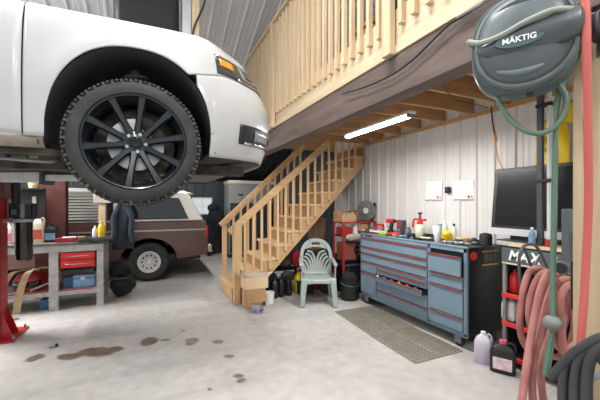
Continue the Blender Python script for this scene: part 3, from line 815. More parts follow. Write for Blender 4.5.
for xc in (xw, xf):
    fa = MB()
    for i in range(14):
        a, b = pi*i/14, pi*(i+1)/14
        p = [V((xc+r*cos(t), BY-.012, .40+r*.86*sin(t))) for r, t in ((.50, a), (.53, a), (.53, b), (.50, b))]
        fa.prism(p, (0, .02, 0))
    fa.build('arch_trim', brown_paint, br)
for xc in (xw, xf):
    for y, sg in ((BY+.02, 1), (BY+BW-.02, -1)):
        t = MB().lathe([(.20, .03), (.24, .005), (.32, .0), (.355, .03), (.37, .07), (.37, .19), (.35, .23), (.25, .24), (.20, .2), (.20, .03)], (xc, y, .37), (0, sg, 0), 44).build('tyre', black_rubber, br)
        r_ = MB().lathe([(0, .03), (.05, .02), (.06, .06), (.12, .05), (.165, .04), (.18, .015), (.205, .012), (.208, .05), (.2, .2), (0, .2)], (xc, y, .37), (0, sg, 0), 36).build('wheel_rim', M('silver_wheel', 'd6d6d4', .3, .4), br)
        h_ = MB()
        for k in range(10):
            a = 2*pi*k/10; h_.cyl((xc+.125*cos(a), y+sg*.038, .37+.125*sin(a)), (xc+.125*cos(a), y+sg*.06, .37+.125*sin(a)), .018, n=12)
        h_.build('rim_holes', black_rubber, r_)
        MB().lathe([(0, -.015), (.04, -.013), (.05, .03), (0, .03)], (xc, y, .37), (0, sg, 0), 20).build('hub_cap', chrome, r_)

# far corner: pale cabinet and clothes under the window
cb = E('cabinet', 'pale grey boxy cabinet standing at the far wall behind the stairs', 'cabinet', (2.45, 9.2, 0))
MB().bb((1.95, 8.95, .1), (3.2, 9.6, 2.03)).build('carcass', M('cabinet_grey', '8f9090', .5, noise=(3, .05)), cb, bevel=.01)
MB().bb((1.93, 8.93, 2.03), (3.22, 9.62, 2.12)).build('cornice', cream_plastic, cb, bevel=.01)
for x in (1.97, 2.59): MB().bb((x, 8.93, .15), (x+.60, 8.949, 1.5)).build('door', dark_metal, cb, bevel=.004)
MB().bb((1.95, 9.0, 0), (3.2, 9.6, .1)).build('plinth', dark_metal, cb)
MB().bb((2.2, 8.938, 1.70), (2.34, 8.949, 1.75)).build('plate', dark_letter, cb)
cl = MB(); cl.blob((1.68, 9.55, 1.05), (.20, .16, .42), 1.0, .12); cl.blob((1.62, 9.52, 1.35), (.14, .12, .16), 1.2, .1)
cl.blob((1.55, 9.6, .6), (.16, .16, .6), 1, .1)
cl.thing('coat', M('navy_cloth', '161c29', .9, bump=(30, .3)), 'dark blue coat hanging beside the far window', 'coat', sub=0)
# ================================================================== workbench on the left
BF, BB, BX = 5.60, 6.25, -.65       # front, back, right end
wbn = E('workbench', 'scuffed grey metal workbench with two red drawers behind the lift column', 'workbench', (-1.55, 5.9, 0))
MB().bb((-2.45, BF-.02, .905), (BX+.05, BB, .94)).build('worktop', M('worn_top', '6f655f', .7, noise=(9, .3)), wbn, bevel=.004)
MB().bb((-2.42, BF-.015, .81), (BX+.01, BF+.02, .903)).build('apron', bench_grey, wbn, bevel=.003)
for x in (-2.40, -1.28, BX-.06):
    MB().bb((x, BF-.01, 0), (x+.085 if x > -1 else x+.11, BF+.05, .905)).build('leg', bench_grey, wbn, bevel=.003)
for x in (-2.40, BX-.06):
    MB().bb((x, BB-.07, 0), (x+.085, BB-.01, .905)).build('leg', bench_grey, wbn, bevel=.003)
MB().bb((BX-.075, BF-.03, 0), (BX+.04, BF+.07, .012)).build('foot', bench_grey, wbn)
MB().bb((-2.42, BF, .20), (BX, BB-.02, .27)).build('shelf', bench_grey, wbn, bevel=.003)
MB().bb((-2.3, BF-.004, .262), (BX-.1, BF+.02, .276)).build('shelf_edge', red_dark, wbn)
MB().bb((-1.15, BF+.03, .575), (BX-.08, BB-.1, .80)).build('drawer_cabinet', red_dark, wbn)
for z in (.695, .585):
    d = MB().bb((-1.145, BF-.012, z), (BX-.085, BF+.03, z+.10)).build('drawer', red_plastic, wbn, bevel=.005)
    cx = (-1.145+BX-.085)/2
    MB().tube(cr([(cx-.13, BF-.012, z+.055), (cx-.12, BF-.032, z+.055), (cx+.12, BF-.032, z+.055), (cx+.13, BF-.012, z+.055)], 4), .007, 8).build('handle', chrome, d)
def jug(name, label, cat, c, w, d, h, mat, capm, labm=None, hcap=.03, rz=0, group=None, handle=True):
    """rectangular jug with sloping shoulder, cap and hollow grip"""
    j = E(name, label, cat, c, group, rz, local=True)
    prof = []
    st = [(0, .92), (.02, 1), (.55, 1), (.72, .96), (.82, .80), (.90, .48), (.93, .34)]
    mb = MB(); n = 20
    def ring(k, z):
        r = []
        for i in range(n):
            a = 2*pi*i/n; e = .38
            r.append((w/2*k*math.copysign(abs(cos(a))**e, cos(a)), d/2*k*math.copysign(abs(sin(a))**e, sin(a)), z))
        return r
    vs = []
    for z, k in st: vs += ring(k, z*h)
    fs = [tuple(range(n))[::-1], tuple(range((len(st)-1)*n, len(st)*n))]
    for q in range(len(st)-1):
        for i in range(n): fs.append((q*n+i, q*n+(i+1) % n, (q+1)*n+(i+1) % n, (q+1)*n+i))
    mb.add(vs, fs).build('body', mat, j, angle=50)
    MB().cyl((0, 0, h*.925), (0, 0, h*.925+hcap), w*.15, n=16).build('cap', capm, j, bevel=.002)
    if handle: MB().tube(cr([(w*.13, 0, h*.91), (w*.33, 0, h*.97), (w*.47, 0, h*.86), (w*.44, 0, h*.70)], 5), w*.055, 8).build('handle', mat, j)
    if labm: MB().bb((-w*.36, -d/2-.0015, h*.14), (w*.36, -d/2+.004, h*.52)).build('label', labm, j)
    return j
def bottle(name, label, cat, c, r, h, mat, capm, group=None, spray=False):
    b = E(name, label, cat, c, group, 0, local=True)
    MB().lathe([(r*.9, 0), (r, .008), (r, h*.62), (r*.85, h*.72), (r*.4, h*.82), (r*.36, h*.88)], (0, 0, 0), n=20).build('body', mat, b)
    MB().cyl((0, 0, h*.87), (0, 0, h), r*.45, r*.38, n=14).build('cap', capm, b, bevel=.002)
    if spray: MB().bar((-r*.5, 0, h*1.02), (r*.9, 0, h*1.02), r*.5, r*.4).build('sprayer', capm, b)
    return b
TZ = .941
def on_bench(px, y): q = at(px, 240, y=y); return V((q.x, y, TZ))
lab_red, lab_blue = M('red_label', 'c0504a', .6), M('blue_label', '6d8fb4', .6, noise=(30, .3))
jug('oil_jug', 'cream jug with red label on the workbench behind the hanging black canister', 'jug', on_bench(38.5, 5.78), .15, .12, .36, cream_plastic, black_plastic, lab_red)
jug('oil_jug', 'black jug with blue label on the workbench beside the cream jug', 'jug', on_bench(51, 5.80), .17, .12, .25, black_plastic, black_gloss, lab_blue)
jug('oil_jug', 'pale jug with pink label at the left end of the workbench', 'jug', on_bench(8.5, 5.75), .12, .10, .28, white_plastic, white_plastic, M('pink_label', 'e0788a', .6))
p = on_bench(67, 5.72)
t = E('parts_box', 'red and white parts box lying on the workbench above the red drawers', 'box', p)
MB().box((p.x, p.y, TZ+.03), (.26, .16, .06), rz=.1).build('tray', red_dark, t, bevel=.004)
MB().box((p.x+.03, p.y-.02, TZ+.066), (.16, .10, .012), rz=.2).build('card', paper, t)
MB().box((p.x+.17, p.y+.02, TZ+.035), (.10, .08, .07), rz=.1).thing('small_box', cardboard, 'small brown box right of the red and white parts box', 'box', bevel=.003)
p = on_bench(97, 5.75)
mm = MB()
mm.grid(lambda u, v: V((p.x-.21+.42*u, BF-.02+.35*v, TZ+.03+.012*sin(9*u)+.008*sin(12*v+3*u))), 16, 10)
mm.grid(lambda u, v: V((p.x-.21+.42*u, BF-.025-.0*v, TZ+.03+.012*sin(9*u)-.035*v)), 16, 3)
mm.thing('folded_cloth', denim, 'dark grey folded cloth on the right end of the workbench', 'cloth', thick=.012)
bottle('spray_bottle', 'white bottle on the folded cloth left of the yellow bottle', 'bottle', V((on_bench(95, 5.8).x, 5.8, TZ+.045)), .036, .17, white_plastic, white_plastic)
bottle('bottle', 'yellow bottle on the folded cloth beside the wooden stake', 'bottle', V((on_bench(101.5, 5.78).x, 5.78, TZ+.045)), .05, .235, yellow_plastic, yellow_plastic)
# wooden stake with pale block, jacket hanging on it
t = E('wooden_stake', 'upright wooden stake at the bench end topped by a pale block', 'post', (at(102, 240, y=6.28).x, 6.30, 0))
px_ = t.location.x
MB().bb((px_-.05, 6.28, 0), (px_+.05, 6.33, 1.55)).build('stake', pine_z, t, bevel=.003)
MB().bb((px_-.12, 6.24, 1.50), (px_+.13, 6.36, 1.70)).build('block', M('pale_block', 'd9cfc8', .7, col2='bb9f94', noise=(6, .2)), t, bevel=.006)
jx = at(116, 220, y=6.1).x+.10
jk = E('jacket', 'dark work jacket hanging at the right end of the workbench', 'jacket', (jx, 6.12, .75))
mb = MB()
def jf(u, v):
    a = 2*pi*u; w_ = lerp_tab([(0, .06), (.12, .10), (.35, .12), (.8, .15), (1, .16)], v)
    return V((jx+w_*cos(a)+.015*sin(5*a+4*v), 6.14+.055*sin(a)+.02*sin(3*a+6*v), 1.50-.75*v+.02*sin(4*a)*v))
mb.grid(jf, 30, 16); mb.build('body', denim, jk, thick=.006)
for sx in (-1, 1):
    MB().tube(cr([(jx+sx*.07, 6.10, 1.42), (jx+sx*.13, 6.07, 1.25), (jx+sx*.12, 6.05, 1.02), (jx+sx*.15, 6.06, .86)], 6), [.045]*19, 12).build('sleeve', denim, jk)
MB().tube([(jx+.05*cos(a), 6.13+.04*sin(a), 1.50+.015*sin(2*a)) for a in [2*pi*i/14 for i in range(14)]], .016, 8, closed=True).build('collar', denim, jk)
MB().tube([(jx, 6.13, 1.50), (jx-.04, 6.2, 1.56), (px_+.02, 6.27, 1.56)], .006, 6).build('hang_loop', black_cloth, jk)
# dark heap of bags at the bench end
for (px, y, z, r, m, nm, lb) in ((113, 6.0, .45, (.14, .12, .13), black_cloth, 'cloth_bundle', 'dark cloth bundle under the hanging jacket, upper'), (116, 6.0, .16, (.18, .15, .16), black_cloth, 'cloth_bundle', 'dark cloth bundle on the floor under the hanging jacket')):
    q = at(px, 250, y=y); MB().blob((q.x+.1, y, z+.02), r, 1.1, .1).thing(nm, m, lb, 'cloth')
q = at(113, 250, y=6.0); MB().bb((q.x-.05, 5.86, .30), (q.x+.27, 6.14, .335)).thing('stool_top', black_plastic, 'low dark stand under the hanging jacket bundle', 'stand')
# on the shelf under the bench
SZ = .271
q = at(31, 280, y=5.85)
rc_ = E('helmet', 'red and black helmet on the workbench shelf', 'helmet', (q.x, 5.86, SZ))
MB().lathe([(.17, 0), (.20, .04), (.20, .14), (.16, .22), (.08, .26), (0, .27)], (q.x, 5.86, SZ), n=28).build('shell', red_dark, rc_)
MB().grid(lambda u, v: V((q.x+.206*cos(pi*(1.15+.6*u)), 5.86+.206*sin(pi*(1.15+.6*u)), SZ+.06+.09*v)), 14, 3).build('visor', black_gloss, rc_, thick=.008)
sp = cr([at(12, 300, y=5.5), at(17, 285, y=5.52), at(24, 272, y=5.54), at(32, 266, y=5.57), at(40, 266, y=5.62), at(46, 270, y=5.7)], 8)
def ribbon(mb, pts, w, t, up): 
    for a, b in zip(pts, pts[1:]): mb.bar(a, b+(b-a)*.08, w, t, up)
    return mb
def strip(pts, wd, w, t):
    """band of width w along wd with thickness t"""
    mb = MB(); wd = V(wd).normalized(); pts = [V(p) for p in pts]; vs = []
    for i, p in enumerate(pts):
        tg = (pts[min(i+1, len(pts)-1)]-pts[max(i-1, 0)]).normalized(); n_ = tg.cross(wd).normalized()
        vs += [p+wd*w/2+n_*t/2, p-wd*w/2+n_*t/2, p-wd*w/2-n_*t/2, p+wd*w/2-n_*t/2]
    fs = [(0, 1, 2, 3), tuple(range(len(vs)-4, len(vs)))[::-1]]
    for i in range(len(pts)-1):
        for e in range(4): fs.append((4*i+e, 4*i+4+e, 4*i+4+(e+1) % 4, 4*i+(e+1) % 4))
    return mb.add(vs, fs)
sp2 = [V((-1.62, 5.55, .03)), V((-1.60, 5.54, .2)), V((-1.55, 5.53, .42)), V((-1.5, 5.55, .56)), V((-1.42, 5.62, .60)), V((-1.3, 5.75, .585)), V((-1.24, 5.9, .5)), V((-1.24, 5.95, .30))]
strip(cr(sp2, 6), (.9, .2, .2), .085, .006).thing('webbing_strap', tan_strap, 'tan webbing strap draped over the helmet on the bench shelf', 'strap')
sp3 = [V((-1.78, 5.58, .30)), V((-1.74, 5.565, .45)), V((-1.66, 5.56, .57)), V((-1.56, 5.62, .59)), V((-1.48, 5.8, .56)), V((-1.46, 5.95, .32))]
strip(cr(sp3, 6), (.8, .5, 0), .07, .006).thing('webbing_strap', tan_strap, 'tan webbing strap in the left corner of the bench shelf', 'strap')
q = at(86, 282, y=5.8)
t = E('tool_case', 'pale blue plastic case on the bench shelf under the red drawers', 'case', (q.x, 5.8, SZ))
MB().bb((q.x-.15, 5.7, SZ), (q.x+.13, 5.92, SZ+.13)).build('body', M('pale_blue_plastic', '86b2d6', .4, noise=(8, .1)), t, bevel=.012)
MB().bb((q.x-.15, 5.7, SZ+.134), (q.x+.13, 5.92, SZ+.18)).build('lid', MATS['pale_blue_plastic'], t, bevel=.012)
MB().bb((q.x-.05, 5.69, SZ+.11), (q.x, 5.70, SZ+.15)).build('latch', white_plastic, t)
q = at(69, 282, y=5.75)
MB().box((q.x, 5.78, SZ+.08), (.15, .15, .16), rz=.2).thing('small_bin', M('deep_blue_plastic', '2f5a86', .45), 'deep blue bin on the bench shelf left of the pale blue case', 'bin', bevel=.01)
MB().box((q.x+.08, 5.95, SZ+.12), (.4, .1, .22), rz=0).thing('plastic_bag', M('grey_plastic_bag', '77797d', .3), 'grey plastic package at the back of the bench shelf', 'bag', bevel=.04)
q = at(51, 272, y=5.7)
MB().bar((q.x-.22, 5.62, SZ+.03), (q.x+.12, 5.72, SZ+.16), .05, .02).thing('pry_bar', steel_dull, 'grey steel bar leaning beside the helmet on the bench shelf', 'bar', bevel=.004)
q = at(46, 302, y=5.8)
MB().bb((q.x-.06, 5.75, .0), (q.x+.06, 5.9, .13)).thing('small_box', M('mid_blue_box', '3f7cb0', .5), 'blue box on the floor under the workbench', 'box', bevel=.006)
# black canister and fittings by the lift column
q = at(24, 240, y=4.9)
cn = E('filter_canister', 'black filter canister hanging in front of the workbench beside the red column', 'canister', (q.x, 4.9, at(24, 261, y=4.9).z))
z0, z1 = at(24, 261, y=4.9).z, at(24, 222, y=4.9).z
rr = at(33, 240, y=4.9).x-q.x
MB().lathe([(rr*.6, z0), (rr*.92, z0+.02), (rr, z0+.06), (rr, z1)], (q.x, 4.9, 0), n=32).build('bowl', black_gloss, cn)
MB().lathe([(rr*1.12, z1-.0), (rr*1.12, z1+.035), (rr*.7, z1+.04)], (q.x, 4.9, 0), n=32).build('collar', bench_grey, cn)
MB().bb((q.x-.13, 4.85, z1+.04), (q.x+.13, 4.97, z1+.22)).build('head', black_plastic, cn, bevel=.02)
for d in (-.10, .0, .11): MB().cyl((q.x+d, 4.85, z1+.05), (q.x+d, 4.85, z1+.22), .028, n=14).build('fitting', black_plastic if d else steel_dull, cn)
MB().cyl((q.x-.08, 4.9, z1+.2), (q.x-.08, 4.9, z1+.75), .05, n=18).build('cylinder', black_plastic, cn)
MB().bar((q.x-.08, 4.9, z1+.12), (-1.42, 4.78, z1+.12), .05, .06).build('bracket', dark_steel, cn)
# dark panel with a bottle and bucket behind the canister
q = at(30, 200, y=6.30)
t = E('tool_board', 'black tool board standing at the back of the workbench', 'board', (q.x, 6.28, TZ))
MB().bb((q.x-.42, 6.26, TZ), (q.x+.20, 6.29, 1.72)).build('panel', black_plastic, t)
MB().bb((q.x-.42, 6.16, 1.70), (q.x+.20, 6.29, 1.725)).build('ledge', black_plastic, t)
MB().bb((q.x+.04, 6.245, 1.35), (q.x+.09, 6.262, 1.6)).build('plate', bench_grey, t)
bk = E('bucket', 'white bucket with a yellow band on the black tool board ledge', 'bucket', (q.x+.06, 6.22, 1.726), local=True)
MB().lathe([(.05, 0), (.065, .12), (.068, .12), (.052, -.0)], (0, 0, 0), n=24).build('pail', white_plastic, bk)
MB().lathe([(.055, .012), (.0585, .035), (.0595, .035), (.056, .012)], (0, 0, 0), n=24).build('band', yellow_plastic, bk)
# small hook on the floor
q = at(52, 348, z=0)
t = E('pipe_fitting', 'small silver fitting lying on the floor near the red column base', 'fitting', q)
MB().cyl((q.x-.03, q.y, .014), (q.x+.02, q.y+.02, .014), .014, n=12).build('tube', steel, t)
MB().cyl((q.x+.02, q.y+.02, .014), (q.x+.045, q.y+.03, .014), .018, n=6).build('nut', black_plastic, t)

# ================================================================== tool chest
CF, CBK, Y0, Y1, CT, CB0 = 2.915, 3.48, 2.345, 4.19, 1.045, .135
tc = E('tool_chest', 'slate blue rolling tool chest with red trimmed drawers against the metal wall', 'tool chest', ((CF+CBK)/2, (Y0+Y1)/2, 0))
cb_ = MB(); cb_.bb((CF+.012, Y0+.015, CB0+.02), (CBK, Y1-.012, CT-.02)); cb_.build('carcass', chest_black, tc, bevel=.006)
fr = MB()
YS = at(429, 270, x=CF).y       # split between the two banks
fr.bb((CF, Y1-.03, CB0), (CF+.03, Y1, CT)); fr.bb((CF, Y0, CB0), (CF+.03, Y0+.035, CT)); fr.bb((CF, YS-.018, CB0), (CF+.03, YS+.018, CT))
fr.bb((CF, Y0, CT-.055), (CF+.03, Y1, CT)); fr.bb((CF, Y0, CB0-.015), (CF+.03, Y1, CB0+.03))
fr.build('front_frame', chest_blue, tc, bevel=.002)
MB().bb((CF-.002, Y0-.002, CT-.012), (CBK+.01, Y1+.002, CT)).build('top', M('worktop_black', '303336', .5, noise=(9, .2)), tc, bevel=.004)
MB().bb((CF-.006, Y0-.004, CT-.012), (CF+.02, Y1+.004, CT+.008)).build('top_lip', chest_blue, tc, bevel=.003)
MB().bb((CF+.03, Y0, CB0), (CBK, Y0+.012, CT-.012)).build('side_panel', chest_black, tc)
def drawer(ya, yb, za, zb, out=0., name='drawer', hollow=False):
    x = CF-.014-out
    d = MB().bb((x, ya, za), (x+.02, yb, zb)).build(name, chest_blue, tc, bevel=.003)
    MB().bb((x-.012, ya+.006, zb-.014), (x+.004, yb-.006, zb-.001)).build('trim', trim_red, d, bevel=.002)
    MB().bb((x-.014, ya+.006, zb-.001), (x+.004, yb-.006, zb+.004)).build('pull', steel, d)
    if out:
        b = MB()
        b.bb((x+.02, ya+.012, za+.01), (CF+.01, ya+.016, zb-.006)); b.bb((x+.02, yb-.016, za+.01), (CF+.01, yb-.012, zb-.006)); b.bb((x+.02, ya+.012, za+.003), (CF+.01, yb-.012, za+.007))
        b.build('drawer_box', chest_black, d, smooth=False)
    return d
G = .006
L_, R_ = Y1-.034, YS+.022
YM = at(377, 275, x=CF).y
for za, zb in ((.858, .984), (.762, .85), (.64, .754)): drawer(R_, L_, za, zb)
drawer(YM+G, L_, .49, .630); drawer(YM+G, L_, CB0+.035, .482, name='door')
drawer(R_, YM-G, .575, .630); drawer(R_, YM-G, .505, .567)
od = drawer(R_, YM-G, .435, .497, .09, name='drawer')
drawer(R_, YM-G, .285, .427); drawer(R_, YM-G, CB0+.035, .277)
RR0, RR1 = Y0+.04, YS-.022
drawer(RR0, RR1, .745, .945, .03); drawer(RR0, RR1, .607, .735); drawer(RR0, RR1, .317, .598, name='door'); drawer(RR0, RR1, CB0+.035, .308)
# emblem, label and knob on the side
ey_ = at(369, 238, x=CF).y
for d_, w_ in ((.055, .05), (0, .045), (-.052, .04)): MB().prism([(CF-.002, ey_+d_+w_/2, 1.004), (CF-.002, ey_+d_-w_/2+.008, 1.004), (CF-.002, ey_+d_-w_/2, 1.03), (CF-.002, ey_+d_+w_/2-.008, 1.03)], (.003, 0, 0)).build('emblem', dark_letter, tc)
sd = MB().bb((3.14, Y0-.003, .83), (3.40, Y0+.001, 1.02)).build('label', chest_black, tc)
MB().bb((3.14, Y0-.005, .985), (3.40, Y0-.0, 1.0)).build('stripe', orange_m, sd)
MB().bb((3.14, Y0-.005, .845), (3.40, Y0-.0, .86)).build('stripe', yellow_plastic, sd)
for k, x in enumerate((3.17, 3.24, 3.31)): MB().bb((x, Y0-.005, .885), (x+.055, Y0-.0, .965)).build('panel', M('label_grey', '55585c', .5), sd)
MB().lathe([(0, 0), (.045, 0), (.045, .012), (.02, .022), (0, .022)], (3.01, Y0+.001, .955), (0, -1, 0), 24).build('round_badge', red_plastic, tc)
for y in (Y0+.12, Y1-.12, ):
    for x in (CF+.045, CBK-.1):
        c_ = MB().bb((x-.035, y-.045, .118), (x+.035, y+.045, .135)).build('caster_plate', dark_steel, tc)
        MB().bb((x-.03, y-.04, .04), (x-.025, y+.04, .118)).build('fork', steel_dull, c_); MB().bb((x+.025, y-.04, .04), (x+.03, y+.04, .118)).build('fork', steel_dull, c_)
        MB().lathe([(0, -.024), (.03, -.022), (.034, -.012), (.056, -.02), (.063, -.012), (.063, .012), (.056, .02), (.034, .012), (.03, .022), (0, .024)], (x, y, .0635), (1, 0, 0), 24).build('caster_wheel', black_rubber, c_)
# things in the open drawer
for i in range(7):
    y = YM-.1-i*.145
    if y < R_+.06: break
    m, ct, lb = [(white_plastic, 'tape', 'white roll'), (blue_plastic, 'handle', 'blue handled tool'), (steel, 'wrench', 'bright wrench'), (orange_m, 'handle', 'orange handled tool'), (red_plastic, 'handle', 'red handled tool'), (steel, 'wrench', 'steel wrench'), (blue_plastic, 'handle', 'blue grip tool')][i]
    MB().cyl((CF-.07, y, .472), (CF-.02, y+.06, .476), .02, n=10).thing('hand_tool', m, lb+' in the open drawer, '+['leftmost', 'second from the left', 'third from the left', 'in the middle', 'right of the middle', 'second from the right', 'rightmost'][i], 'tool')
# ------------------------------------------------ things on the chest top
def top(px, dx=.25, z=CT+.009): q = at(px, 240, x=CF+dx); return V((CF+dx, q.y, CT+.0005))
# white tumbler
q = top(437.5, .1)
t = E('tumbler', 'white insulated tumbler with clear lid near the front edge of the tool chest', 'cup', q, local=True)
MB().lathe([(.031, 0), (.034, .004), (.036, .07), (.046, .09), (.05, .19), (.047, .195)], (0, 0, 0), n=30).build('cup', white_plastic, t)
MB().lathe([(.0, .20), (.044, .20), (.05, .196), (.05, .21), (.045, .215), (.045, .205), (0, .205)], (0, 0, 0), n=30).build('lid', M('clear_grey_lid', 'a8acae', .2), t)
# pump sprayer
q = top(420, .33)
t = E('pump_sprayer', 'cream pump sprayer with red top standing on the tool chest', 'sprayer', q, local=True)
MB().lathe([(.055, 0), (.062, .01), (.062, .12), (.05, .16), (.035, .175)], (0, 0, 0), n=26).build('tank', cream_plastic, t)
h = MB().lathe([(.036, .172), (.04, .175), (.04, .205), (.022, .215), (.02, .26), (0, .26)], (0, 0, 0), n=22).build('head', red_plastic, t)
MB().bar((0, .03, .225), (0, -.10, .235), .03, .03).build('nozzle', red_plastic, h)
MB().tube(cr([(0, .02, .235), (0, .09, .24), (0, .12, .20), (0, .13, .12)], 5), .014, 8).build('trigger', red_plastic, h)
MB().cyl((0, 0, .26), (0, 0, .31), .012).build('plunger', black_plastic, t)
MB().cyl((0, 0, .31), (0, 0, .33), .03).build('knob', black_plastic, t)
# cordless drill
q = top(391, .33)
t = E('cordless_drill', 'red and black cordless drill standing on the tool chest', 'drill', q, local=True)
MB().bb((-.035, -.05, 0), (.035, .05, .055)).build('battery', black_plastic, t, bevel=.008)
MB().bar((0, 0, .05), (0, -.02, .165), .042, .05, up=(0, 1, 0)).build('grip', black_rubber, t, bevel=.01)
MB().cyl((0, .075, .19), (0, -.07, .19), .034).build('motor', red_plastic, t, bevel=.006)
MB().cyl((0, -.07, .19), (0, -.13, .19), .024, .015).build('chuck', black_plastic, t)
# boxy charger / radio
q = top(401.5, .36)
t = E('charger', 'tall dark charger with blue front on the tool chest right of the drill', 'charger', q, local=True)
MB().bb((-.05, -.05, 0), (.05, .05, .21)).build('body', dark_steel, t, bevel=.01)
MB().bb((-.054, -.025, .03), (-.049, .03, .09)).build('panel', blue_plastic, t)
MB().bb((-.054, -.04, .12), (-.049, .04, .19)).build('panel', red_dark, t)
# red clamp frame
q = top(379, .30)
t = E('clamp', 'red square clamp frame standing on the left part of the tool chest', 'clamp', q, local=True)
mb = MB()
mb.bb((-.012, .07, 0), (.012, .095, .13)); mb.bb((-.012, -.11, 0), (.012, -.085, .13)); mb.bb((-.012, -.11, .105), (.012, .095, .135)); mb.build('frame', red_plastic, t, bevel=.003)
MB().cyl((0, 0, .135), (0, 0, .05), .008).build('screw', steel, t)
q = top(374, .2)
t = E('parts_tray', 'long white tray with red edge on the left end of the tool chest', 'tray', q, local=True)
MB().bb((-.07, -.22, 0), (.07, .22, .035)).build('tray', white_plastic, t, bevel=.006)
MB().bb((-.075, -.22, .0), (-.071, .22, .02)).build('edge', red_dark, t)
q = top(363, .3)
MB().box((q.x, q.y, q.z+.05), (.14, .12, .10), rz=.2).thing('cardboard_box', cardboard, 'small cardboard box at the far left end of the tool chest', 'box', bevel=.003)
q = top(372, .4); MB().cyl((q.x, q.y, q.z), (q.x, q.y, q.z+.12), .035).thing('can', steel_dull, 'grey can behind the white tray on the tool chest', 'can', bevel=.004)
q = top(383, .1); MB().box((q.x, q.y, q.z+.022), (.06, .12, .04), rz=.3).thing('tape_measure', M('lime_plastic', '8fc43c', .4), 'lime green tool on the tool chest front edge', 'tool', bevel=.01)
q = top(405, .12); MB().box((q.x, q.y, q.z+.018), (.05, .10, .035), rz=-.3).thing('plier_grip', M('bright_blue', '2f7fc0', .4), 'bright blue tool lying near the front of the tool chest', 'tool', bevel=.01)
q = top(394, .16); MB().box((q.x, q.y, q.z+.025), (.09, .16, .045), rz=.2).thing('tool_pouch', red_plastic, 'orange red tool lying in front of the drill on the tool chest', 'tool', bevel=.012)
q = top(447, .28)
jug('oil_jug', 'small yellow container on the tool chest right of the white tumbler', 'container', q, .10, .08, .13, yellow_plastic, yellow_plastic, handle=False)
q = top(445, .42); bottle('bottle', 'clear pale bottle behind the yellow container on the tool chest', 'bottle', q, .035, .24, M('cloudy_plastic', 'cfd2cc', .2), white_plastic)
q = top(454, .36); bottle('bottle', 'clear bottle with dark cap right of the yellow container', 'bottle', q, .033, .21, MATS['cloudy_plastic'], black_plastic)
q = top(463, .36); MB().lathe([(.0, 0), (.072, 0), (.076, .01), (.076, .055), (.07, .06), (.0, .06)], q, n=30).thing('tape_roll', M('tan_roll', 'd2ae80', .6), 'wide tan roll lying on the tool chest against the wall', 'roll')
q = top(474, .36); MB().ball((q.x, q.y, q.z+.035), .035).thing('ball', black_rubber, 'small dark ball on the tool chest right of the tan roll', 'ball')
q = V((3.32, Y0+.03, CT+.0005)); q.y = at(491, 243, x=3.32).y+.06
t = E('speaker', 'rounded black speaker on the right rear corner of the tool chest', 'speaker', q, local=True)
MB().lathe([(.05, 0), (.062, .01), (.064, .09), (.055, .12), (.0, .125)], (0, 0, 0), n=24).build('body', black_rubber, t)
MB().cyl((0, 0, .124), (0, 0, .130), .03).build('button_plate', black_gloss, t)
# loose dark hand tools along the top
lay = [(398, .10, 'wrench', steel), (410, .13, 'pliers', black_plastic), (413, .22, 'ratchet', steel_dull), (416, .10, 'impact wrench', black_plastic), (423, .14, 'screwdriver', dark_steel), (428, .2, 'grease gun', black_plastic), (450, .12, 'long wrench', steel), (456, .14, 'socket rail', dark_steel), (462, .16, 'bright wrench', steel), (468, .2, 'black torch', black_plastic), (479, .3, 'pry bar', black_plastic), (389, .13, 'socket rail', black_plastic)]
place = ['left of the blue tool on the tool chest', 'right of the blue tool on the tool chest', 'in front of the red topped sprayer', 'in front of the cream sprayer tank', 'right of the sprayer on the tool chest', 'left of the white tumbler', 'right of the white tumbler at the front edge', 'in front of the clear bottle', 'in front of the tan roll', 'between tan roll and dark ball', 'left of the black speaker', 'left of the orange red tool']
for (px, dx, nm, m), wh in zip(lay, place):
    q = top(px, dx); a = random.uniform(-.6, .6)+pi/2
    d = V((cos(a), sin(a), 0)); t = E(nm.replace(' ', '_'), nm+' lying '+wh, 'tool', q)
    c = q+V((0, 0, .017)); MB().bar(c-d*.09, c+d*.03, .022, .02).build('handle', m, t, bevel=.004)
    MB().box(c+d*.055, (.05, .045, .033), rz=a).build('head', steel_dull if m is not steel else steel, t, bevel=.006)
    if nm in ('impact wrench', 'grease gun'): MB().cyl(c+d*.03+V((0, 0, .03)), c+d*.12+V((0, 0, .03)), .028, n=14).build('barrel', m, t)
q = top(425, .17); MB().box((q.x, q.y, q.z+.018), (.08, .16, .03), rz=.3).thing('rag', M('lime_rag', 'c9cf9a', .9), 'pale yellow green rag left of the white tumbler', 'rag', bevel=.012)

